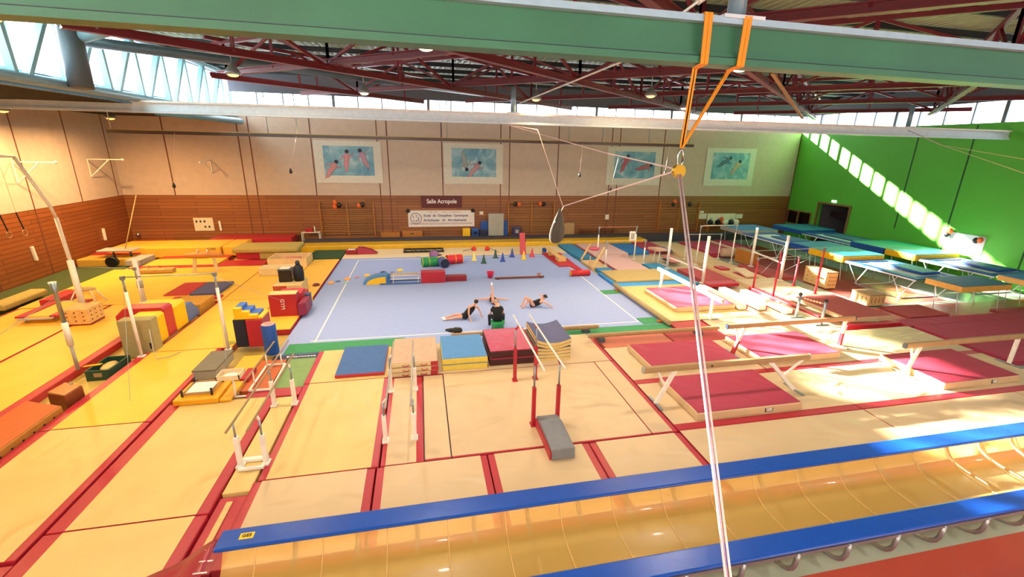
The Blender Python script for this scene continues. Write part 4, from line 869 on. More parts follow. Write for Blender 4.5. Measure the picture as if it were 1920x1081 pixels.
text('Ecole  de  Disciplines  Gymniques', 'first_line', .25, (3.88, YB-.066, 1.76), (PI/2, 0, 0), TEXTB, t, align='LEFT', bold=.004, spx=.93)
text('Artistiques   et   Acrobatiques', 'second_line', .25, (3.88, YB-.066, 1.43), (PI/2, 0, 0), TEXTB, t, align='LEFT', bold=.004, spx=1.0)
for i, ch in enumerate('HAPPY HALLOWEEN'):
    if ch != ' ': text(ch, 'pennant_letter', .15, (4.3+i*.16, YB-.068, 2.0), (PI/2, 0, 0), INK if i % 2 else ORBALL, t)
M().box(2.85, 7.35, YB-.066, YB-.061, 1.2, 1.225).build('rule', mat('rule_rose', '#A04A60', .6), t); M().box(2.85, 7.35, YB-.066, YB-.061, 1.13, 1.145).build('rule', TEXTB, t)
em = M().tube([(3.35+.38*math.cos(k*PI/12), YB-.068, 1.56+.38*math.sin(k*PI/12)) for k in range(25)], .02, 5, False).build('emblem_ring', TEXTB, t)
for (s_, x, z) in (('L', 3.18, 1.68), ('Y', 3.38, 1.72), ('E', 3.52, 1.58), ('L', 3.2, 1.42), ('A', 3.36, 1.38), ('S', 3.5, 1.42)): text(s_, 'emblem_letter', .2, (x, YB-.07, z), (PI/2, 0, 0), TEXTB, t, bold=.004)
for x in (2.82, 7.4): tag(M().ell((x, YB-.15, 2.12), (.14, .08, .14)).build('balloon', BLACK), 'small black balloon at the %s top corner of the club banner' % ('left' if x < 5 else 'right'), 'balloon', 'balloons on the banner')
def poster(label, x0, x1, z0, z1, hexc='#DCD2B8', marks=False, X=None):
    t = thing('notice_board', label, 'notice', ((x0+x1)/2, YB-.02, z0)); M().box(x0, x1, YB-.035, YB-.014, z0, z1).build('sheet', mat('paper_'+hexc, hexc, .7), t)
    if marks:
        for i in range(4):
            for j in range(2):
                if random.random() < .8: M().box(x0+.12+i*(x1-x0-.2)/4, x0+.22+i*(x1-x0-.2)/4, YB-.04, YB-.036, z0+.2+j*.35, z0+.33+j*.35).build('print', BLACK, t)
    return t
p = GY(362, 408, YB); q_ = GY(403, 432, YB); poster('cream notice board with small black drawings on the wooden wall at the left', p.x, q_.x+.0, q_.z, p.z, marks=True)
for a_, b_, l_ in (((1135, 402), (1141, 411), 'small white sheet on the wall left of the score board'), ((1307, 400), (1324, 410), 'pale sheet right of the wall bars behind the ropes'), ((1327, 400), (1351, 419), 'large cream sheet with a cut corner, left of the orange balloons'), ((1354, 400), (1377, 419), 'large cream sheet right of the orange balloons'), ((1379, 401), (1391, 409), 'small pale sheet at the right end of the sheets'), ((899, 396), (906, 402), 'small white thermostat plate right of the banner'), ((1312, 395), (1319, 399), 'small square plate above the pale sheet')):
    p = GY(*a_, YB); q_ = GY(*b_, YB); poster(l_, p.x, q_.x, q_.z, p.z, '#E6DCC8')
for px, py in ((1353, 410), (1351, 416), (1356, 417)): 
    p = GY(px, py, YB-.2); tag(M().ell(p, (.16, .13, .18)).build('balloon', ORBALL), 'orange balloon in the cluster between the two large cream sheets', 'balloon', 'orange balloon cluster')
for a_, b_, l_, ax in (((193, 428), (198, 450), 'narrow white fitting on the left wall near the far corner', 0), ((59, 462), (69, 488), 'narrow white fitting low on the left wall', 0)):
    p = GX(*a_, XL+.04); q_ = GX(*b_, XL+.04); tag(M().bar(p, q_, .12, .12).build('wall_fitting', WHITE, None, .02), l_, 'fitting')
tag(M().bar(GY(411, 414, YB-.05), GY(415, 432, YB-.05), .12, .05).build('wall_fitting', WHITE), 'white elongated handle beside the notice board at the left', 'handle')
p = GX(258, 440, XL+.8); tag(M().ell(GY(259, 440, YB-.2), (.12, .12, .14)).build('metal_bell', CHROME), 'shiny round metal object in the far left corner', 'ornament')
# furniture along the back wall (stands behind the dark track)
def box3(name, label, x0, x1, y0, y1, z0, z1, m, cat, bev=.02, lid=None, handles=0):
    t = thing(name, label, cat, ((x0+x1)/2, (y0+y1)/2, z0)); M().box(x0, x1, y0, y1, z0, z1).build('body', m, t, bev)
    if lid: M().box(x0-.02, x1+.02, y0-.02, y1+.02, z1, z1+.05).build('lid', lid, t, .015)
    if handles: M().box((x0+x1)/2-.12, (x0+x1)/2+.12, y0-.006, y0-.001, z1-.2, z1-.14).build('hand_hole', BLACK, t)
    return t
box3('storage_chest', 'low brown wooden chest against the back wall, left of the banner', .9, 2.2, 17.42, 17.9, B_, .66, WOODM, 'chest'); box3('storage_chest', 'orange brown wooden chest under the banner', 2.35, 3.75, 17.42, 17.9, B_, .74, WOODM, 'chest', handles=1)
box3('foam_block', 'yellow foam block under the right end of the banner', 6.62, 7.15, 17.4, 17.85, B_, .86, YEL2, 'block'); 
t = box3('blue_chair', 'blue rounded seat with a dark hole next to the yellow foam block', 7.25, 7.8, 17.4, 17.85, B_, .9, BLUE, 'seat', .12); M().box(7.38, 7.66, 17.38, 17.395, .45, .65).build('opening', BLACK, t)
box3('blue_crate', 'dark blue crate between the blue seat and the standing grey mat', 7.88, 8.4, 17.4, 17.68, B_, .75, NAVY, 'crate')
box3('standing_mat', 'grey mat standing upright against blue mats at the back wall', 8.5, 9.64, 17.5, 17.62, B_, 1.94, LGREY, 'mat'); box3('standing_mat', 'blue mat standing behind the left of the grey upright mat', 7.95, 8.9, 17.7, 17.85, B_, 1.36, BLUE, 'mat'); box3('standing_mat', 'blue mat standing behind the right of the grey upright mat', 9.1, 9.98, 17.7, 17.8, B_, 1.38, BLUE, 'mat')
t = box3('blue_chair', 'dark purple rounded seat in front of the middle wall bars', 10.3, 10.95, 17.38, 17.75, B_, .98, mat('dark_purple', '#3A345E', .5), 'seat', .12); M().box(10.5, 10.75, 17.365, 17.378, .5, .75).build('opening', LGREY, t)
t = thing('bench', 'long dark wooden bench behind the khaki mat at the back wall', 'bench', (-6, 17.6, 0)); M().box(-7.4, -4.3, 17.45, 17.75, .55, .6).build('seat', WOODD, t); [M().box(x, x+.08, 17.5, 17.7, .0, .55).build('leg', WOODD, t) for x in (-7.2, -5.9, -4.6)]
t = thing('side_table', 'small white framed table left of the left wall bars', 'table', (-3.7, 17.5, B_)); M().box(-4.25, -3.1, 17.4, 17.85, .72, .76).build('table_top', WHITE, t); [M().box(x, x+.05, y, y+.05, B_, .72).build('leg', WHITE, t) for x in (-4.25, -3.15) for y in (17.4, 17.8)]
t = thing('table_lamp_bottle', 'red box with a white bottle on the small white framed table', 'box', (-3.8, 17.6, .761)); M().box(-4.0, -3.55, 17.5, 17.75, .761, .98).build('box', RED, t); M().tube([(-3.42, 17.6, .761), (-3.42, 17.6, 1.15)], .04, 8).build('bottle', WHITE, t)
t = thing('bench', 'low bench with white rail right of the hanging bag at the back wall', 'bench', (17, 17.6, 0)); M().box(15.6, 18.6, 17.45, 17.7, .6, .66).build('seat', WOODD, t); [M().box(x, x+.08, 17.5, 17.65, B_, .6).build('leg', WOODD, t) for x in (15.8, 18.3)]
box3('pale_chest', 'pale wooden cabinet behind the hanging bag', 14.1, 15.1, 17.42, 17.8, B_, 1.2, mat('pale_cabinet', '#B08A60', .5), 'cabinet')
for i, (x, c_) in enumerate(((26.6, BLACK), (27.3, SHIRT), (28.0, WHITE), (28.5, NAVY), (29.0, WHITE))):
    t = thing('sports_bag', ['black', 'charcoal', 'white', 'navy', 'small white'][i]+' bag in the row on the bench below the cream sheets', 'bag', (x, 17.3, .95)); M().ell((x, 17.3, 1.15), (.26, .16, .22), 10, 7).build('body', c_, t); M().tube([(x-.12, 17.3, 1.33), (x, 17.3, 1.5), (x+.12, 17.3, 1.33)], .015, 5).build('handle', c_, t)
t = thing('bench', 'bench carrying bags below the cream sheets on the back wall', 'bench', (27.8, 17.3, B_)); M().box(26.2, 29.4, 17.1, 17.5, .88, .93).build('seat', WOODM, t); [M().box(x, x+.08, 17.2, 17.4, .43 if False else B_, .88).build('leg', WOODM, t) for x in (26.4, 29.2)]
# ================================================================ LEFT SIDE EQUIPMENT
t = thing('padded_bench', 'rounded khaki padded bench lying near the left edge', 'bench', (-12.2, 5.9, .1)); M().extr([(-12.6, .1), (-12.6, .3), (-12.5, .36), (-12.05, .36), (-11.95, .3), (-11.95, .1)], 1, 4.6, 6.8).build('body', KHAKI, t, .05)
# balance trainer with red pads
t = thing('mini_trampoline', 'red mini trampoline frame with a pale bed beside the holed wooden box', 'trampoline', (-9.6, 2.6, .1))
M().box(-10.3, -9.4, 3.1, 4.8, .28, .33).build('bed', YELLOW, t); 
for x in (-10.38, -9.35): M().box(x-.14, x+.14, 3.0, 4.9, .3, .37).build('side_pad', RED, t, .02)
for y in (2.95, 4.95): M().box(-10.38, -9.35, y-.06, y+.06, .26, .31).build('end_rail', LGREY, t)
slab('red_pad_bench', 'low red padded bench behind the red mini trampoline', -11.1, -10.5, 5.0, 6.5, .11, .36, RED, 'bench')
for x in (-10.3, -9.4):
    for y in (3.2, 4.7): M().tube([(x, y, .28), (x, y-.1, .1)], .025, 6).build('leg', STEEL, t)
t = thing('vault_trestle', 'pale steel trestle with a white padded top left of the wooden box', 'trestle', (-9.4, 4.9, .1))
M().ell((-9.6, 5.2, .7), (.4, .22, .07)).build('padded_top', TAN, t); [M().tube([(-9.6+a_, 5.2+b__, .68), (-9.6+a_*2, 5.2+b__*2.5, .1)], .025, 6).build('leg', WHITE, t) for a_ in (-.25, .25) for b__ in (-.12, .12)]
t = thing('holed_box', 'pale wooden box with round holes on the yellow lane at the left', 'box', (-8.35, 2.8, .11))
M().box(-8.72, -7.95, 2.45, 3.3, .16, .72).build('body', WOODL, t, .03); M().box(-8.72, -7.95, 2.5, 3.25, .108, .159).build('dark_base', DRED, t)
for i in range(3):
    for k in range(3):
        M().box(-8.62+i*.25, -8.57+i*.25, 2.444, 2.449, .27+k*.15, .32+k*.15).build('hole', WOODD, t); M().box(-7.949, -7.944, 2.6+i*.25, 2.65+i*.25, .27+k*.15, .32+k*.15).build('hole', WOODD, t)
# pommel trainers
t = thing('pommel_horse', 'orange brown pommel horse with white handles on pale legs', 'pommel horse', (-7.2, 9.5, .1))
M().ell((-7.2, 10.0, .95), (.95, .22, .17), 18, 10).build('body', mat('tan_leather', '#C8803A', .5), t)
for x in (-7.42, -6.98): M().tube([(x, 10.0-.12+.24*k/8, 1.1+.13*math.sin(PI*k/8)) for k in range(9)], .022, 8).build('handle', WHITE, t)
for x in (-7.6, -6.75): M().bar((x, 10.0, .85), (x+(.1 if x > -7 else -.08), 9.9, .11), .14, .1).build('leg', mat('pale_leg', '#E0C890', .5), t)
t = thing('pommel_mushroom', 'low khaki pommel trainer block with two handles lying on the yellow mat', 'pommel trainer', (-9.35, 9.9, .11))
M().box(-10.1, -8.6, 9.75, 10.2, .11, .34).build('body', mat('light_khaki', '#C8A050', .6), t, .06); [M().tube([(x, 9.85+.22*k/8, .34+.12*math.sin(PI*k/8)) for k in range(9)], .02, 6).build('handle', BEAMW, t) for x in (-9.7, -9.25)]
t = thing('vault_table', 'grey topped vaulting table with a round dark end at the back left', 'vault', (-11.6, 12.9, .33)); M().box(-13.4, -11.7, 12.6, 13.5, .66, .76).build('top', LGREY, t, .05); [M().tube([(x, 13.0, .66), (x, 13.0, .33)], .05, 8).build('leg', DPIPE, t) for x in (-12.8, -12.0)]
tag(M().tube([(-12.4, 11.9, .26), (-12.4, 12.15, .26)], .27, 18).build('black_wheel', BLACK), 'round black wheel on the dark green carpet', 'drum')  # a black wheel standing on edge
slab('grey_edge_mat', 'grey sloping mat edge next to the thick yellow mats at the back left', -11.6, -10.9, 12.0 if False else 11.6, 13.1, .111, .4, LGREY)
tag(M().tube([GX(255, 366, -12.0), GX(235, 466, -12.0)], .03, 6).build('climbing_rope', mat('hemp', '#A88A58', .8)), 'climbing rope hanging in the far left corner', 'rope')
slab('red_panel_mat', 'red rhombic mat behind the foam arch', -7.2, -6.25, 5.75, 7.7, .11, .16, RED)
slab('blue_panel_mat', 'slate blue panel mat beside the red one behind the foam arch', -6.1, -5.0, 5.5, 7.4, .11, .24, PURP)
slab('red_bar_mat', 'thin red mat strip under the blue and red panels', -6.6, -4.75, 5.0, 5.45, .11, .17, RED)
# foam arch
def archpart(nm, m, y0, y1, par, x0=-6.1, x1=-4.78, h=1.1, z0=.11, rr=.25):
    pr_ = [(x0, z0), (x0, h-rr), (x0+rr, h), (x1-rr*.3, h), (x1, h-rr*.3), (x1, z0), (x1-.28, z0), (x1-.28, h-.3), (x0+.28, h-.3), (x0+.28, z0)]
    return M().extr(pr_, 1, y0, y1).build(nm, m, par, .02)
t = thing('foam_arch', 'large foam tunnel of yellow and red blocks at the left', 'foam block', (-5.4, 1.6, .11))
archpart('yellow_block', YEL2, .12, .88, t, x0=-5.72, h=1.06); archpart('red_block', RED, .89, 1.45, t, x0=-6.2, h=1.16); archpart('yellow_block', YEL2, 1.46, 2.3, t, x0=-6.15, h=1.02)
M().extr([(2.32, .11), (2.32, .75), (2.75, .75), (3.2, .3), (3.2, .11)], 0, -5.3, -4.78).build('blue_wedge', mat('soft_blue', '#4A6CA8', .5), t, .02)
slab('dirty_cream_block', 'cream block with a brown inside behind the blue wedge of the foam arch', -6.0, -4.85, 3.5, 4.8, -.05, .38, mat('yellow_brown', '#C08A30', .6))
t = box3('grey_cabinet', 'upright grey cabinet standing in front of the foam arch', -5.5, -4.6, -.3, .1, ZF+.005, 1.16, KGREY, 'cabinet'); M().ell((-4.85, -.32, .5), .03, 8, 5).build('knob', BEAMW, t); M().box(-4.75, -4.7, -.315, -.303, .2, .4).build('handle', BLACK, t)
# foam stairs, cylinder, cubes
t = thing('foam_blocks', 'dark navy foam column left of the red one', 'foam block', (-2.05, 0, .11)); M().box(-2.28, -1.92, -.42, .35, .11, 1.05).build('body', mat('dark_navy_foam', '#141A30', .5), t, .02)
t = thing('foam_blocks', 'red foam column between the navy one and the blue cylinder', 'foam block', (-1.6, 0, .11)); M().box(-1.9, -1.42, -.46, .35, .11, 1.05).build('body', RED, t, .02)
t = thing('foam_stairs', 'yellow foam steps with blue treads on top of the foam columns', 'foam steps', (-1.9, 0, 1.06))
st_ = [(-2.22, 1.06), (-2.22, 1.42), (-2.02, 1.42), (-2.02, 1.3), (-1.8, 1.3), (-1.8, 1.18), (-1.56, 1.18), (-1.56, 1.06)]
M().extr(st_, 1, -.4, -.2).build('yellow_side', YEL2, t)
M().extr([(a_, b__+.001) for a_, b__ in st_], 1, -.199, .3).build('blue_steps', mat('step_blue', '#3C6CC0', .5), t); M().box(-1.54, -1.4, -.4, .3, 1.06, 1.12).build('yellow_edge', YEL2, t)
t = thing('foam_cylinder', 'tall blue foam cylinder with a pink top at the corner of the carpet', 'foam cylinder', (-1.12, -.85, .05)); M().lathe([(.2, 0), (.21, .02), (.21, .98), (.2, 1.0)], (-1.12, -.85, .02), 24).build('body', BLUE, t)
M().lathe([(.19, 0), (.19, .012)], (-1.12, -.85, 1.02), 24).build('top', mat('pink_top', '#E89890', .6), t); M().box(-1.22, -1.02, -.87, -.83, 1.032, 1.036).build('slot', DRED, t)
t = thing('foam_cube', 'big red foam cube with a cream top and white lettering', 'foam block', (-1.55, 2.7, .11)); M().box(-2.05, -1.08, 2.4, 2.9, .11, .98).build('body', mat('cube_red', '#A81828', .45), t, .015); M().box(-2.04, -1.09, 2.41, 2.89, .98, .995).build('top', CREAM2, t)
text('GYM', 'lettering', .2, (-1.58, 2.392, .6), (PI/2, PI/2, 0), WLINE, t)
t = thing('foam_cube', 'smaller red foam cube pushed behind the big one', 'foam block', (-1.3, 3.3, .11)); M().box(-1.9, -1.05, 2.95, 3.7, .11, .85).build('body', mat('cube_red2', '#C02830', .5), t, .015)
t = thing('foam_shape', 'dark red foam block at the carpet edge beside the big red cube', 'foam block', (-.95, 2.8, .02)); M().prism([(-1.05, 2.3), (-.78, 2.45), (-.78, 3.3), (-1.05, 3.3)], .11, .62).build('body', mat('purple_red', '#8A1838', .45), t, .03); M().box(-1.0, -.8, 3.32, 3.6, .11, .7).build('blue_part', PURP, t, .03)
tag(M().ell((-.95, 3.85, .3), (.13, .13, .2), 10, 7).build('yellow_plush', YEL2), 'yellow soft shape peeping out behind the red foam blocks', 'toy')
# cabinet with black bins
t = box3('low_cabinet', 'low cream cabinet with a red side carrying two black bins', -2.65, -1.5, 5.0, 6.2, .11, .62, mat('cabinet_cream', '#D8BC84', .6), 'cabinet'); M().box(-2.64, -2.1, 4.985, 4.999, .15, .58).build('red_panel', mat('cab_red', '#B04828', .6), t)
slab('red_foam_slab', 'red foam slabs lying in front of the low cream cabinet', -2.2, -1.2, 3.9, 4.9, .111, .45, RED)
t = thing('black_bin', 'square black bin with white cloth inside on the low cabinet', 'bin', (-2.3, 5.7, .63)); M().box(-2.5, -1.98, 5.45, 5.95, .625, 1.2).build('body', BLACK, t, .03); M().box(-2.44, -2.04, 5.5, 5.9, 1.2, 1.23).build('cloth', WHITE, t, .01); M().box(-2.52, -1.96, 5.43, 5.97, 1.15, 1.18).build('rim', DPIPE, t)
t = thing('black_bin', 'tall round black bag beside the square black bin', 'bin', (-1.75, 5.7, .63)); M().lathe([(.2, 0), (.22, .3), (.2, .6), (.12, .68), (.1, .72)], (-1.72, 5.7, .625), 16).build('body', mat('dark_bag', '#0E1020', .6), t); M().ell((-1.72, 5.7, 1.42), (.1, .1, .12), 10, 7).build('knot', NAVY, t)
# open wooden box
t = thing('open_crate', 'large open cream wooden crate behind the black bins', 'crate', (-3.3, 11, .11)); x0, x1, y0, y1 = -4.4, -2.46, 10.4, 11.9
for a_ in ((x0, x1, y0, y0+.06), (x0, x1, y1-.06, y1), (x0, x0+.06, y0+.06, y1-.06), (x1-.06, x1, y0+.06, y1-.06)): M().box(*a_, .11, .56).build('side', mat('crate_wood', '#DCC08C', .5), t)
M().box(x0+.07, x1-.07, y0+.07, y1-.07, .12, .2).build('bottom', ORMAT, t); M().box(-3.7, -2.9, 10.8, 11.3, .21, .5).build('pink_content', mat('pinkish', '#C87868', .7), t, .06)
slab('cream_block', 'long cream foam block between the crate and the black bins', -4.3, -2.6, 8.6, 9.4, .111, .5, mat('block_cream', '#DCC490', .6), 'foam block')
# orange mat, wood box, crate
t = thing('orange_crash_mat', 'orange crash mat with holes in its wooden side at the left edge', 'mat', (-5.4, -4.5, 0)); M().prism([(-6.0, -3.3), (-5.0, -3.72), (-5.0, -6.6), (-6.0, -6.6)], B_, .24).build('body', mat('ochre_side', '#B07830', .5), t, .02); M().prism([(-5.98, -3.33), (-5.03, -3.73), (-5.03, -6.58), (-5.98, -6.58)], .24, .25).build('top', ORMAT, t)
for k in range(8): M().box(-4.999, -4.994, -4.05-k*.3, -4.0-k*.3, .08, .12).build('hole', INK, t)
t = thing('wooden_box', 'brown wooden vault box element at the end of the orange crash mat', 'box', (-5.3, -3.0, B_)); M().prism([(-5.62, -3.2), (-5.08, -3.45), (-5.02, -2.9), (-5.55, -2.65)], B_, .36).build('body', WOODD, t, .03); M().prism([(-5.6, -3.18), (-5.1, -3.42), (-5.05, -2.92), (-5.54, -2.68)], .36, .37).build('top', WOODM, t); M().tube([(-5.3+.04*math.cos(k*PI/6), -2.85, .42+.04*math.sin(k*PI/6)) for k in range(13)], .008, 5).build('ring', STEEL, t)
t = thing('green_crate', 'dark green plastic crate holding clothes beside the yellow lane', 'crate', (-5.4, -1.2, B_)); g_ = mat('crate_green', '#1E4434', .5); cx_, cy_ = -5.42, -1.2
for a_ in ((-5.72, -5.12, -1.7, -1.66), (-5.72, -5.12, -.74, -.7), (-5.72, -5.68, -1.66, -.74), (-5.16, -5.12, -1.66, -.74)): M().box(*a_, B_, .2).build('side', g_, t)
M().box(-5.68, -5.16, -1.66, -.74, B_, B_+.02).build('bottom', g_, t); M().box(-5.52, -5.32, -1.705, -1.701, .0, .12).build('label', BEAMW, t)
M().ell((-5.4, -1.2, .1), (.18, .3, .1), 10, 7).build('clothes', CREAM2, t); M().bar((-6.05, -1.15, .12), (-5.5, -1.35, .24), .1, .02).build('yellow_sleeve', YEL2, t)
tag(M().tube([(-5.15, .2, ZF+.02), (-4.95, -.35, ZF+.025), (-4.8, -.62, ZF+.02)], [.02, .05, .015], 8).build('red_strap', RED), 'red strap with a hook lying on the floor below the grey cabinet', 'strap')
tag(M().tube([(-4.45, -.7, 1.0), (-4.42, -.8, .35), (-4.3, -.95, .13), (-4.0, -.85, .13), (-3.85, -.55, .13)], .014, 6).build('grey_hose', LGREY), 'grey cable curling down onto the yellow lane beside the grey cabinet', 'cable')
tag(M().ell((-2.9, 0.5, .2), (.16, .16, .16), 14, 9).build('tennis_ball', mat('lime', '#A0A020', .6)), 'lime green ball on the yellow lane behind the crossbar post', 'ball') if False else tag(M().lathe([(.15, 0), (.15, .01)], (-2.62, .02, .112), 18).build('lime_disc', mat('lime', '#9A9A28', .6)), 'lime green disc on the yellow lane behind the crossbar post', 'disc')
t = box3('foam_locker', 'grey foam trunk with a darker lid at the end of the yellow lane', -2.62, -2.05, -2.6, -1.3, .11, .36, mat('trunk_side', '#A09C8C', .6), 'trunk', lid=mat('trunk_lid', '#706858', .6))
t = thing('yellow_training_mats', 'two layered yellow training mats carrying a small trampoline', 'mat', (-1.9, -3.5, .11)); M().box(-2.52, -1.5, -4.0, -3.0, .112, .27).build('upper_mat', mat('deep_yellow', '#E8A410', .45), t, .03); M().box(-1.49, -1.22, -3.98, -3.0, .112, .2).build('lower_mat', MATS['deep_yellow'], t, .03)
t = thing('mini_trampoline', 'small square trampoline with white bed and black bungs on the yellow mats', 'trampoline', (-2, -3.4, .275)); M().box(-2.3, -1.75, -3.75, -3.2, .33, .345).build('bed', WHITE, t)
for a_, b_ in (((-2.36, -3.82), (-1.69, -3.82)), ((-1.69, -3.82), (-1.69, -3.13)), ((-1.69, -3.13), (-2.36, -3.13)), ((-2.36, -3.13), (-2.36, -3.82))): M().tube([a_+(.33,), b_+(.33,)], .02, 6).build('frame', BEAMW, t)
for a_ in ((-2.36, -3.82), (-1.69, -3.82), (-1.69, -3.13), (-2.36, -3.13)): M().tube([a_+(.275,), a_+(.46,)], .028, 8).build('bung', BLACK, t)
t = thing('chalk_stand', 'white chalk tray on a single leg beside the left parallel bars', 'tray', (-1.2, -3.7, .1)); tray = mat('tray_cream', '#E8D0A8', .5)
M().box(-1.5, -1.0, -3.85, -3.45, .66, .675).build('tray_bottom', tray, t)
for a_ in ((-1.52, -.98, -3.87, -3.85), (-1.52, -.98, -3.45, -3.43), (-1.52, -1.5, -3.87, -3.43), (-1.0, -.98, -3.87, -3.43)): M().box(*a_, .66, .78).build('tray_side', tray, t)
M().tube([(-1.2, -3.7, .66), (-1.17, -3.8, .13)], .025, 8).build('leg', WHITE, t); M().bar((-1.4, -3.75, .12), (-.95, -3.75, .12), .05, .03).build('foot', WHITE, t)
M().ell((-1.25, -3.65, .69), (.18, .15, .04), 10, 6).build('chalk', WHITE, t)
slab('red_wedge', 'red wedge mat behind the chalk tray', -1.38, -1.15, -2.9, -2.2, .07, .2, RED)
# ================================================================ ON THE CARPET
def ring3(r, R, c, ax, m, name, par, n=24): pass
t = thing('crawl_tunnel', 'cross shaped crawl tunnel with green, blue, red and purple arms on the carpet', 'toy', (4.7, 10.2, 0)); R_ = .27
for nm, m_, a_, b_ in (('green_arm', GBALL, (3.65, 9.95), (4.5, 10.1)), ('blue_arm', mat('tunnel_blue', '#3A50A8', .5), (4.9, 9.45), (4.75, 10.1)), ('red_arm', mat('tunnel_red', '#D02030', .5), (5.95, 10.6), (5.05, 10.4)), ('purple_arm', mat('tunnel_purple', '#8A5A98', .5), (4.35, 11.9), (4.65, 10.6))):
    A_ = Vector(a_+(R_,)); Bv = Vector(b_+(R_,)); o = M().tube([A_.lerp(Bv, k/8) for k in range(9)], [R_ if k % 2 == 0 else R_*.94 for k in range(9)], 20, False).build(nm, m_, t)
    sdf = o.modifiers.new('thick', 'SOLIDIFY'); sdf.thickness = .012
    A2 = A_.lerp(Bv, .02); M().tube([A_, A_.lerp(Bv, .05)], R_*.9, 20).build('dark_inside', NAVY, o) if nm == 'blue_arm' else None
    for f_ in (.0, .45): 
        M().tube([A_.lerp(Bv, f_), A_.lerp(Bv, f_+.03)], R_*1.02, 20, False).build('rim_band', YEL2, o)
M().ell((4.77, 10.3, R_), (.34, .34, R_), 18, 10).build('yellow_centre', mat('tunnel_yellow', '#F0C828', .5), t)
t = thing('foam_slide', 'blue and yellow quarter round foam wedge on the carpet', 'foam block', (1.4, 6.8, 0)); arc = [(.85+1.12*math.sin(k*PI/20)*1.0, 6.7, .45*(1-math.cos(k*PI/20))) for k in range(0)]
pr_ = [(.82, 0)]+[(.82+1.15*(1-math.cos(k*PI/16)), .46*math.sin(k*PI/16)) for k in range(1, 9)]+[(1.97, 0)]
M().extr(pr_, 1, 6.75, 7.3).build('body', LBLUE, t, .01); M().extr([(.98+(x-.82)*.8, z*.78) for x, z in pr_], 1, 6.74, 6.749).build('yellow_side', YEL2, t)
t = thing('ladder_frame', 'low blue frame with white rods between the foam wedge and the red cube', 'frame', (2.8, 6.8, 0)); 
for y in (6.62, 7.2): M().box(1.62 if y < 7 else 1.98, 3.55, y-.04, y+.04, .003, .06).build('side_beam', MBLUE, t)
M().box(1.98, 2.1, 6.67, 7.15, .06, .42).build('end_panel', MBLUE, t)
for y in (6.65, 6.85, 7.05, 7.2): M().tube([(2.1, y, .25 if y < 6.8 else .38), (3.5, y, .25 if y < 6.8 else .38)], .02, 8).build('rod', WHITE if y < 7 else WOODL, t)
for x in (2.25, 3.45): M().bar((x, 6.62, .06), (x, 7.15, .4), .03, .03).build('cross_rod', WHITE, t)
slab('red_foam_cube', 'red foam cube at the end of the low rod frame on the carpet', 3.58, 4.78, 6.6, 7.15, .003, .56, mat('foam_red', '#B01C2C', .45), 'foam block')
slab('red_foam_bar', 'low dark red foam bar right of the red foam cube', 4.8, 5.85, 6.72, 7.12, .003, .28, mat('foam_dark_red', '#8A1424', .4), 'foam block')
dcols = [('#F0A860', 'peach'), ('#5A6EA0', 'blue'), ('#F0A860', 'peach'), ('#C87888', 'rose'), ('#F0C050', 'yellow'), ('#C080A0', 'pink'), ('#4A2A50', 'dark purple'), ('#7080A0', 'grey blue'), ('#F0C830', 'bright yellow'), ('#90C0A8', 'mint'), ('#6E2028', 'maroon')]
for i, (px, py) in enumerate(((620.8, 530.5), (633.5, 527.3), (651.5, 523.5), (669, 520), (688.5, 517), (705, 513), (718.5, 511.5), (735.5, 510.2), (750, 507), (646.5, 530.3), (593, 534.5))):
    p = G(px, py, 0); zz = 0 if px > 600 else .11
    if zz: p = G(px, py, zz)
    big = i in (0, 2, 4, 6, 8, 10)
    M_ = M().ell((p.x, p.y, zz+.004), (.17 if big else .13, .17 if big else .13, .1 if big else .04), 16, 8)
    for v in M_.v: v.z = max(v.z, zz+.002)
    tag(M_.build('stepping_stone', mat('stone_%s' % dcols[i][0], dcols[i][0], .5)), '%s stepping stone, number %s counted from the left' % (dcols[i][1], ['two', 'three', 'five', 'six', 'seven', 'eight', 'nine', 'ten', 'eleven', 'four', 'one'][i]), 'stepping stone', 'stepping stones')
t = thing('black_hoop_rack', 'flat black rack with four round openings on the cream strip behind the carpet', 'rack', (3.8, 14, .03)); M().box(2.52, 5.05, 13.6, 13.68, .022, .12).build('side', BLACK, t); M().box(2.52, 5.05, 14.5, 14.58, .022, .12).build('side', BLACK, t)
for k in range(4): M().tube([(2.85+k*.63+.26*math.cos(a_*PI/10), 14.08+.38*math.sin(a_*PI/10), .1) for a_ in range(21)], .03, 6, False).build('ring', BLACK, t)
for x in (2.52, 4.99): M().box(x, x+.06, 13.68, 14.5, .022, .12).build('end', BLACK, t)
t = thing('foam_slope', 'dark red and violet foam slope on the cream strip behind the carpet', 'foam block', (.3, 13.8, .03)); M().extr([(-.22, .022), (-.22, .42), (.1, .4), (.6, .25), (.95, .022)], 1, 13.45, 14.1).build('body', mat('slope_red', '#A02840', .45), t, .02); M().box(-.9, -.24, 13.45, 14.1, .022, .3).build('box_part', DRED, t, .02); M().box(-.8, -.35, 13.55, 13.95, .3, .31).build('white_top', WHITE, t)
cones = [((889, 487.5), '#F0D870', 'pale yellow', 'leftmost front'), ((907, 493), '#104A34', 'dark green', 'front left'), ((929, 483), '#104034', 'dark green', 'back row middle'), ((942.5, 489.5), '#1A3FA0', 'blue', 'nearest middle'), ((960, 481), '#1A3A98', 'blue', 'back row right'), ((981.8, 485.5), '#F0C020', 'yellow', 'right of the leaning board'), ((997.5, 480.5), '#D83048', 'red', 'rightmost')]
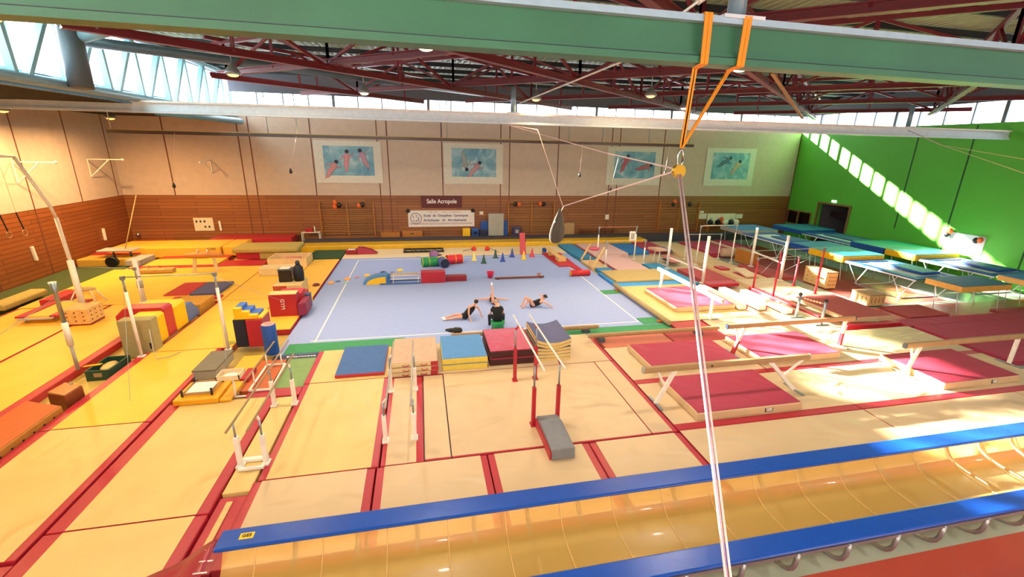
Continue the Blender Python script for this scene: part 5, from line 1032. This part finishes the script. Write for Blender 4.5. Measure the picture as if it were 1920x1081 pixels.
for (px, py), hx, cn, pl_ in cones:
    p = G(px, py, 0); m_ = mat('cone_'+hx, hx, .45); t = thing('training_cone', '%s training cone, %s of the cones on the carpet' % (cn, pl_), 'cone', (p.x, p.y, 0), 'training cones')
    M().lathe([(.14, .012), (.125, .03), (.03, .5), (.02, .52)], (p.x, p.y, .002), 16).build('cone', m_, t); M().box(p.x-.17, p.x+.17, p.y-.17, p.y+.17, .002, .014).build('base', m_, t)
for px in (888.5, 913.5):
    p = G(px, 469, .02); t = thing('half_cone', 'red half cone holding a pole at the back, %s of two' % ('left' if px < 900 else 'right'), 'cone', (p.x, p.y, .02)); M().lathe([(.17, 0), (.15, .15), (.1, .24), (.09, .25)], (p.x, p.y, .022), 16).build('body', ORBALL if False else mat('half_red', '#D02828', .5), t)
a_ = G(868, 470, .05); b_ = G(885, 466, .2); c_ = G(918, 465, .2); d_ = G(935, 472, .05)
tag(M().tube([a_, b_], .015, 6).build('ground_pole', DPIPE), 'dark pole resting on the left red half cone', 'pole'); tag(M().tube([c_, d_], .015, 6).build('ground_pole', DPIPE), 'dark pole resting on the right red half cone', 'pole')
t = thing('leaning_board', 'red springboard leaning upright with a dark support behind the cones', 'springboard', (9.95, 12.6, .02)); M().extr([(12.35, .0), (12.5, .0), (12.95, 1.3), (12.85, 1.33)], 0, 9.85, 10.2).build('board', mat('board_red', '#C03848', .5), t); M().bar((10.22, 12.9, 1.2), (10.25, 13.2, .03), .1, .25).build('support', BLACK, t)
t = thing('low_beam', 'thin low dark beam lying on the carpet', 'beam', (8.6, 6.85, 0)); M().box(7.3, 9.92, 6.8, 6.9, .03, .1).build('body', WOODD, t); [M().box(x, x+.1, 6.78, 6.92, .003, .03).build('foot', BLACK, t) for x in (7.4, 9.7)]
t = thing('bucket', 'bright red bucket at the left end of the low dark beam', 'bucket', (7.15, 7.15, 0)); M().lathe([(.12, 0), (.19, .3), (.2, .32), (.18, .32), (.11, .02)], (7.12, 7.2, .003), 18).build('body', mat('bucket_red', '#E02848', .4), t)
t = thing('small_toy', 'small brown toy on the right end of the low dark beam', 'toy', (9.65, 6.85, .1)); M().ell((9.65, 6.85, .16), (.09, .05, .055), 10, 6).build('body', WOODM, t); M().ell((9.59, 6.85, .24), (.04, .035, .045), 8, 6).build('head', WOODM, t); M().ell((9.71, 6.85, .24), (.03, .03, .04), 8, 6).build('tail', WOODD, t)
t = thing('red_foam_runner', 'red foam mat strip with a narrow tail under the wooden bench on the carpet', 'mat', (11.8, 10.6, 0)); M().prism([(11.25, 12.4), (11.4, 8.95), (12.0, 8.95), (12.3, 7.6), (12.5, 7.6), (12.45, 9.2), (12.5, 12.4)], .003, .07).build('body', mat('strip_red', '#C02030', .5), t, .01)
t = thing('red_roller', 'red foam roller with an orange end at the tail of the red strip', 'foam block', (11.95, 6.95, 0)); M().tube([(11.45, 6.95, .17), (12.5, 6.95, .17)], .16, 18).build('body', mat('roller_red', '#CC2424', .45), t); M().tube([(11.42, 6.95, .17), (11.449, 6.95, .17)], .15, 18).build('end', ORANGE, t)
t = thing('balance_bench', 'pale wooden bench on block feet standing on the red strip', 'bench', (11.8, 11, .07)); M().box(11.5, 11.8, 9.9, 12.7, .36, .42).build('seat', WOODL, t); M().box(11.6, 12.1, 9.85, 10.5, .075, .35).build('block', WOODL, t, .02); M().box(11.5, 11.8, 11.6, 11.75, .075, .35).build('foot', WOODL, t); M().box(11.35, 11.6, 12.55, 12.7, .075, .35).build('blue_foot', BLUE, t)
t = thing('wood_trestle', 'slanting wooden posts with a pink padded cover behind the low crossbar', 'trestle', (13.3, 9.3, .1)); M().bar((13.15, 10.15, .1), (13.9, 10.7, .95), .1, .06).build('post', WOODL, t); M().bar((13.3, 8.35, .1), (14.3, 9.4, 1.0), .1, .06).build('post', WOODL, t); M().bar((13.18, 8.7, .1), (13.2, 8.8, .65), .05, .05).build('post', WOODL, t); M().ell((13.9, 10.0, .8), (.35, .2, .12), 12, 7).build('pink_pad', mat('pink_pad', '#C85068', .6), t)
t = thing('score_board', 'white score board hanging on the right post of the back crossbar', 'board', (16.3, 9.85, 1.3)); M().box(16.05, 16.42, 9.82, 9.9, 1.25, 1.85).build('panel', WHITE, t, .01); M().box(16.12, 16.35, 9.812, 9.819, 1.38, 1.75).build('display', LGREY, t)
t = thing('vault_mushroom', 'pale vault trainer on two legs right of the pale pink runway', 'vault', (17.5, 9.0, .1)); M().extr([(8.5, .85), (9.6, .8), (9.65, .92), (8.5, 1.02)], 0, 17.2, 17.9).build('top', BEIGE, t, .04); [M().tube([(17.55, y, .8), (17.5, y, .1)], .035, 8).build('leg', WHITE, t) for y in (8.72, 9.27)]
t = thing('springboard', 'red springboard lying on the beige runway', 'springboard', (21, 5.5, .1)); M().extr([(4.9, .12), (6.1, .32), (6.1, .36), (4.9, .2)], 0, 20.7, 21.4).build('top_board', CREAM, t); M().box(20.7, 21.4, 4.9, 6.1, .101, .13).build('base_board', RED, t); M().tube([(20.9, 5.9, .2), (21.2, 5.9, .2)], .05, 8).build('spring', STEEL, t)
t = thing('springboard', 'red and navy springboard left of the padded posts', 'springboard', (18.6, 9.5, .1)); M().extr([(8.6, .12), (9.8, .3), (9.8, .34), (8.6, .18)], 0, 18.3, 18.95).build('top_board', mat('spring_pink', '#C06A60', .6), t); M().box(18.3, 18.95, 8.6, 9.8, .101, .125).build('base_board', NAVY, t)
# wooden vault chests
def chest(label, x0, x1, y0, y1, z1, m, holes=True, z0=ZF+.005):
    t = thing('vault_box', label, 'vault box', ((x0+x1)/2, (y0+y1)/2, z0)); M().box(x0, x1, y0, y1, z0+.04, z1).build('body', m, t, .015); M().box(x0-.01, x1+.01, y0-.01, y1+.01, z1, z1+.06).build('padded_top', BEAMW, t, .02)
    M().box(x0+.05, x1-.05, y0+.05, y1-.05, z0, z0+.039).build('base', BLACK, t)
    if holes:
        for i in range(4):
            for k in range(3):
                M().box(x0+.1+i*(x1-x0-.2)/3.3, x0+.16+i*(x1-x0-.2)/3.3, y0-.005, y0-.001, z0+.2+k*(z1-z0-.3)/2.6, z0+.25+k*(z1-z0-.3)/2.6).build('hole', WOODD, t); M().box(x0-.005, x0-.001, y0+.15+i*(y1-y0-.3)/3.3, y0+.2+i*(y1-y0-.3)/3.3, z0+.2+k*(z1-z0-.3)/2.6, z0+.25+k*(z1-z0-.3)/2.6).build('hole', WOODD, t)
chest('pale wooden vault box with holes lit by the sun near the red bars', 24.0, 24.6, 3.1, 4.6, .72, WOODL)
chest('low wide wooden box with holes near the front of the trampoline row', 23.6, 24.5, .35, 1.3, .4, WOODL)
chest('orange brown vault box behind the padded post', 23.25, 23.75, 7.9, 9.4, .75, WOODM, False)
t = thing('foam_roll', 'pale foam roll behind the orange brown vault box', 'foam roll', (23.2, 10.2, 0)); M().tube([(22.9, 10.3, .3), (24.0, 10.0, .3)], .28, 16).build('body', BEIGE, t)
slab('foam_step', 'two small red foam steps at the near end of the slate blue mat', 20.3, 20.9, 6.6, 7.3, .101, .2, RED, 'mat')
slab('back_red_mats', 'large red mat standing low beneath the far front row trampoline', 25.0, 26.0, 11.2, 14.4, B_, .3, CRIM)
slab('beige_edge_mat', 'cream edged mat with the red cover in front of the far trampoline', 24.65, 24.95, 10.6, 14.4, B_, .25, CREAM)
# dark bag on carpet
t = thing('clothes_heap', 'small heap of dark clothes on the carpet behind the blue mats', 'clothes', (4.73, .1, 0)); h_ = M()
for a_, r in (((4.8, .05, .08), (.18, .18, .09)), ((4.62, .14, .06), (.13, .12, .06)), ((4.9, -.03, .1), (.13, .13, .1)), ((4.5, .22, .04), (.09, .06, .04))): h_.ell(a_, r, 10, 6)
h_.build('cloth', mat('dark_cloth', '#2A2620', .9, bump=.6, bs=12), t)
tag(M().tube([G(738, 474, .02)]+[G(740+k*8, 477+k*1.0+1.5*math.sin(k), .01) for k in range(10)]+[G(812, 489.5, .01)], .01, 5).build('floor_cable', DPIPE), 'thin dark cable on the carpet left of the crawl tunnel', 'cable')
# ================================================================ PEOPLE
import bmesh
def skinned(name, chains, m, parent, root=0, sub=2):
    # chains: list of lists of (key, pos, radius); keys shared between chains join
    bm = bmesh.new(); lay = bm.verts.layers.skin.verify(); K = {}
    off = parent_loc(parent)
    for ch in chains:
        prev = None
        for key, pos, r in ch:
            if key not in K:
                v = bm.verts.new(Vector(pos)-off); rr = r if isinstance(r, tuple) else (r, r); v[lay].radius = rr; v[lay].use_root = (len(K) == root); K[key] = v
            v = K[key]
            if prev is not None and prev is not v and not bm.edges.get((prev, v)): bm.edges.new((prev, v))
            prev = v
    me = bpy.data.meshes.new(name); bm.to_mesh(me); bm.free(); me.materials.append(m)
    o = bpy.data.objects.new(name, me); COL.objects.link(o); o.parent = parent
    sk = o.modifiers.new('skin', 'SKIN'); sk.use_smooth_shade = True; o.modifiers.new('sub', 'SUBSURF').levels = 1
    o.modifiers['sub'].render_levels = sub
    return o
def person(label, J, hair_m, loc, clothes, hairlen=0, shoes=None, face=Vector((0, -1, 0)), bun=None):
    t = thing('person', label, 'person', loc); V_ = {k: Vector(v) for k, v in J.items()}
    ch = [[('pel', V_['pel'], .108), ('che', V_['che'], .115), ('nek', V_['nek'], .042), ('hea', V_['hea'], .078), ('top', V_['hea']+(V_['hea']-V_['nek']).normalized()*.07, .06)]]
    for s in 'lr':
        ch.append([('che', 0, 0), ('sh'+s, V_['sh'+s], .048), ('el'+s, V_['el'+s], .036), ('wr'+s, V_['wr'+s], .024), ('pa'+s, V_['wr'+s]+(V_['wr'+s]-V_['el'+s]).normalized()*.07 if 'pa'+s not in V_ else V_['pa'+s], .026)])
        ch.append([('pel', 0, 0), ('hi'+s, V_['hi'+s], .078), ('kn'+s, V_['kn'+s], .05), ('an'+s, V_['an'+s], .033), ('to'+s, V_['to'+s], .026)])
        w_ = V_['wr'+s]; p_ = ch[-2][-1][1]; d = (p_-w_).normalized(); sd_ = d.cross(Vector((0, 0, 1)));
        sd_ = sd_.normalized() if sd_.length > .1 else Vector((1, 0, 0))
        for f_i, (a_, ln_) in enumerate(((-.024, .05), (-.008, .062), (.008, .066), (.024, .056))):
            q1 = p_+sd_*a_+d*.022; q2 = q1+d*ln_*.6+Vector((0, 0, -.004)); q3 = q2+d*ln_*.4+Vector((0, 0, -.01))
            ch.append([('pa'+s, 0, 0), ('f%d%s' % (f_i, s), q1, .009), ('g%d%s' % (f_i, s), q2, .008), ('h%d%s' % (f_i, s), q3, .006)])
        th = w_.lerp(p_, .55)+sd_*-.03; ch.append([('pa'+s, 0, 0), ('th'+s, th+d*.01, .01), ('ti'+s, th+d*.05+sd_*-.02, .008)])
    skinned('body', ch, SKIN, t)
    h = V_['hea']; u = (h-V_['nek']).normalized(); f = (face-u*face.dot(u)).normalized(); sx = f.cross(u)
    hr = M().ell(h+u*.035-f*.018, (.088, .092, .082), 14, 9).build('hair', hair_m, t)
    if bun is not None: M().ell(h+u*bun[0]-f*bun[1], .04, 10, 7).build('hair_bun', hair_m, hr)
    for s in (-1, 1): M().ell(h+f*.078+sx*.028*s+u*.0, .008, 6, 5).build('eye', BLACK, t); M().ell(h+sx*.08*s-u*.005, (.014, .014, .022), 6, 5).build('ear', SKIN, t)
    M().ell(h+f*.086-u*.018, (.011, .012, .014), 6, 5).build('nose', SKIN, t); M().ell(h+f*.078-u*.045, (.02, .008, .006), 6, 5).build('mouth', mat('lips', '#A85050', .5), t)
    bulk = .045 if 'stool' in label else 0
    P_, C_, N_ = V_['pel'], V_['che'], V_['nek']
    for nm, chs, m_ in clothes:
        if nm in ('leotard', 'shirt'):
            chs = [[('b0', P_+(P_-C_)*.3, .11+bulk), ('pel', Z, .142+bulk), ('mid', P_.lerp(C_, .5), .132+bulk), ('che', Z, .142+bulk), ('x', C_.lerp(N_, .6), .09+bulk)]]+[[(k, p_, r_+bulk*.3) for k, p_, r_ in c] for c in chs[1:]]
            for s_ in 'lr': chs.append([('pel', Z, .142+bulk), ('hx'+s_, V_['hi'+s_], .1)])
            for s_ in 'lr': chs.append([('che', Z, .142+bulk), ('st'+s_, C_.lerp(V_['sh'+s_], .75), .055+bulk)])
        skinned(nm, [[(k, V_[k] if k in V_ else pos_, r) for k, pos_, r in c] for c in chs], m_, t)
    for nm, key, m_ in (shoes or []):
        a_ = V_['an'+key]; b_ = V_['to'+key]; M().tube([a_+(a_-b_)*.15, a_.lerp(b_, .5), b_+(b_-a_)*.12], [.04, .042, .03], 10).build(nm, m_, t)
    return t
Z = Vector((0, 0, 0))
# 1 sitting gymnast leaning on her hands
J = dict(pel=(5.3, 1.36, .13), che=(5.55, 1.42, .44), nek=(5.64, 1.4, .57), hea=(5.68, 1.33, .68), shl=(5.42, 1.36, .5), shr=(5.73, 1.44, .48), ell=(5.38, 1.22, .27), wrl=(5.42, 1.1, .06), elr=(5.86, 1.5, .26), wrr=(5.9, 1.5, .06), pal=(5.45, 1.05, .03), par=(5.96, 1.48, .03),
     hil=(5.22, 1.3, .12), hir=(5.22, 1.44, .14), knl=(4.85, 1.26, .1), knr=(4.85, 1.46, .16), anl=(4.48, 1.28, .05), anr=(4.46, 1.42, .06), tol=(4.38, 1.3, .04), tor=(4.35, 1.44, .05))
person('person in black leotard and shorts sitting sideways on the carpet, leaning on both hands', J, HAIR, (5.3, 1.36, 0), [('leotard', [[('pel', Z, .116), ('che', Z, .116), ('x', Vector((5.6, 1.42, .5)), .07)]], SHIRT), ('shorts', [[('pel', Z, .11), ('hil', Z, .088), ('s1', Vector((5.08, 1.28, .11)), .078)], [('pel', Z, .11), ('hir', Z, .088), ('s2', Vector((5.08, 1.45, .15)), .076)]], SHIRT)], shoes=[('sock', 'l', SOCK), ('sock', 'r', SOCK)], face=Vector((-.2, -1, -.35)))
# 2 gymnast on her back, one leg raised
J = dict(pel=(6.66, 2.95, .12), che=(6.62, 3.35, .13), nek=(6.63, 3.48, .14), hea=(6.66, 3.6, .17), shl=(6.47, 3.37, .13), shr=(6.78, 3.34, .13), ell=(6.22, 3.44, .1), wrl=(6.0, 3.52, .07), elr=(7.02, 3.34, .1), wrr=(7.24, 3.34, .07), 
     hil=(6.6, 2.9, .13), hir=(6.74, 2.88, .13), knl=(6.58, 2.92, .52), anl=(6.56, 3.0, .86), tol=(6.55, 2.98, .96), knr=(6.76, 2.55, .12), anr=(6.78, 2.22, .07), tor=(6.79, 2.13, .1))
person('person in black leotard lying with arms spread and one leg raised straight up', J, HAIR, (6.66, 2.95, 0), [('leotard', [[('pel', Z, .118), ('che', Z, .116), ('x', Vector((6.625, 3.42, .135)), .07)]], SHIRT)], shoes=[('sock', 'l', SOCK), ('sock', 'r', SOCK)], face=Vector((0, .2, 1)))
# 3 gymnast doing a sit up
J = dict(pel=(8.24, 2.36, .12), che=(8.58, 2.35, .24), nek=(8.69, 2.35, .34), hea=(8.74, 2.34, .44), shl=(8.6, 2.2, .29), shr=(8.6, 2.5, .29), ell=(8.84, 2.1, .2), wrl=(8.98, 2.06, .08), elr=(8.84, 2.62, .4), wrr=(8.66, 2.55, .45),
     hil=(8.2, 2.27, .13), hir=(8.2, 2.44, .13), knl=(8.08, 2.25, .45), knr=(7.95, 2.5, .44), anl=(7.83, 2.24, .07), anr=(7.8, 2.44, .07), tol=(7.7, 2.23, .03), tor=(7.68, 2.43, .03))
person('person in black leotard doing sit ups with bent knees on the carpet', J, HAIR, (8.24, 2.36, 0), [('leotard', [[('pel', Z, .118), ('che', Z, .116), ('x', Vector((8.64, 2.35, .29)), .07)]], SHIRT)], face=Vector((-1, -.1, .3)), bun=(.03, .11))
# 4 coach seated on green stool, seen from behind
J = dict(pel=(6.36, .18, .42), che=(6.36, .3, .72), nek=(6.36, .38, .84), hea=(6.34, .47, .93), shl=(6.19, .31, .75), shr=(6.53, .31, .75), ell=(6.1, .38, .52), wrl=(6.14, .6, .42), elr=(6.62, .38, .52), wrr=(6.58, .6, .42),
     hil=(6.26, .2, .4), hir=(6.46, .2, .4), knl=(6.1, .55, .42), knr=(6.64, .55, .42), anl=(6.1, .45, .07), anr=(6.62, .45, .07), tol=(6.08, .6, .035), tor=(6.64, .6, .035))
person('person in black T-shirt and trousers sitting on a green stool, seen from behind', J, BLOND, (6.36, .18, 0), [('shirt', [[('pel', Z, .125), ('che', Z, .145), ('x', Vector((6.36, .34, .79)), .08)], [('che', Z, .145), ('shl', Z, .075), ('q1', Vector((6.13, .35, .62)), .06)], [('che', Z, .145), ('shr', Z, .075), ('q2', Vector((6.59, .35, .62)), .06)]], SHIRT),
    ('trousers', [[('pel', Z, .13), ('hil', Z, .1), ('knl', Z, .07), ('anl', Z, .05)], [('pel', Z, .13), ('hir', Z, .1), ('knr', Z, .07), ('anr', Z, .05)]], SHIRT)], shoes=[('shoe', 'l', BLACK), ('shoe', 'r', BLACK)], face=Vector((0, 1, -.3)))
t = thing('green_stool', 'green plastic stool under the seated person in black', 'stool', (6.36, .14, 0)); M().lathe([(.24, 0), (.22, .15), (.27, .26), (.25, .3)], (6.36, .14, .003), 20).build('body', GBALL, t)
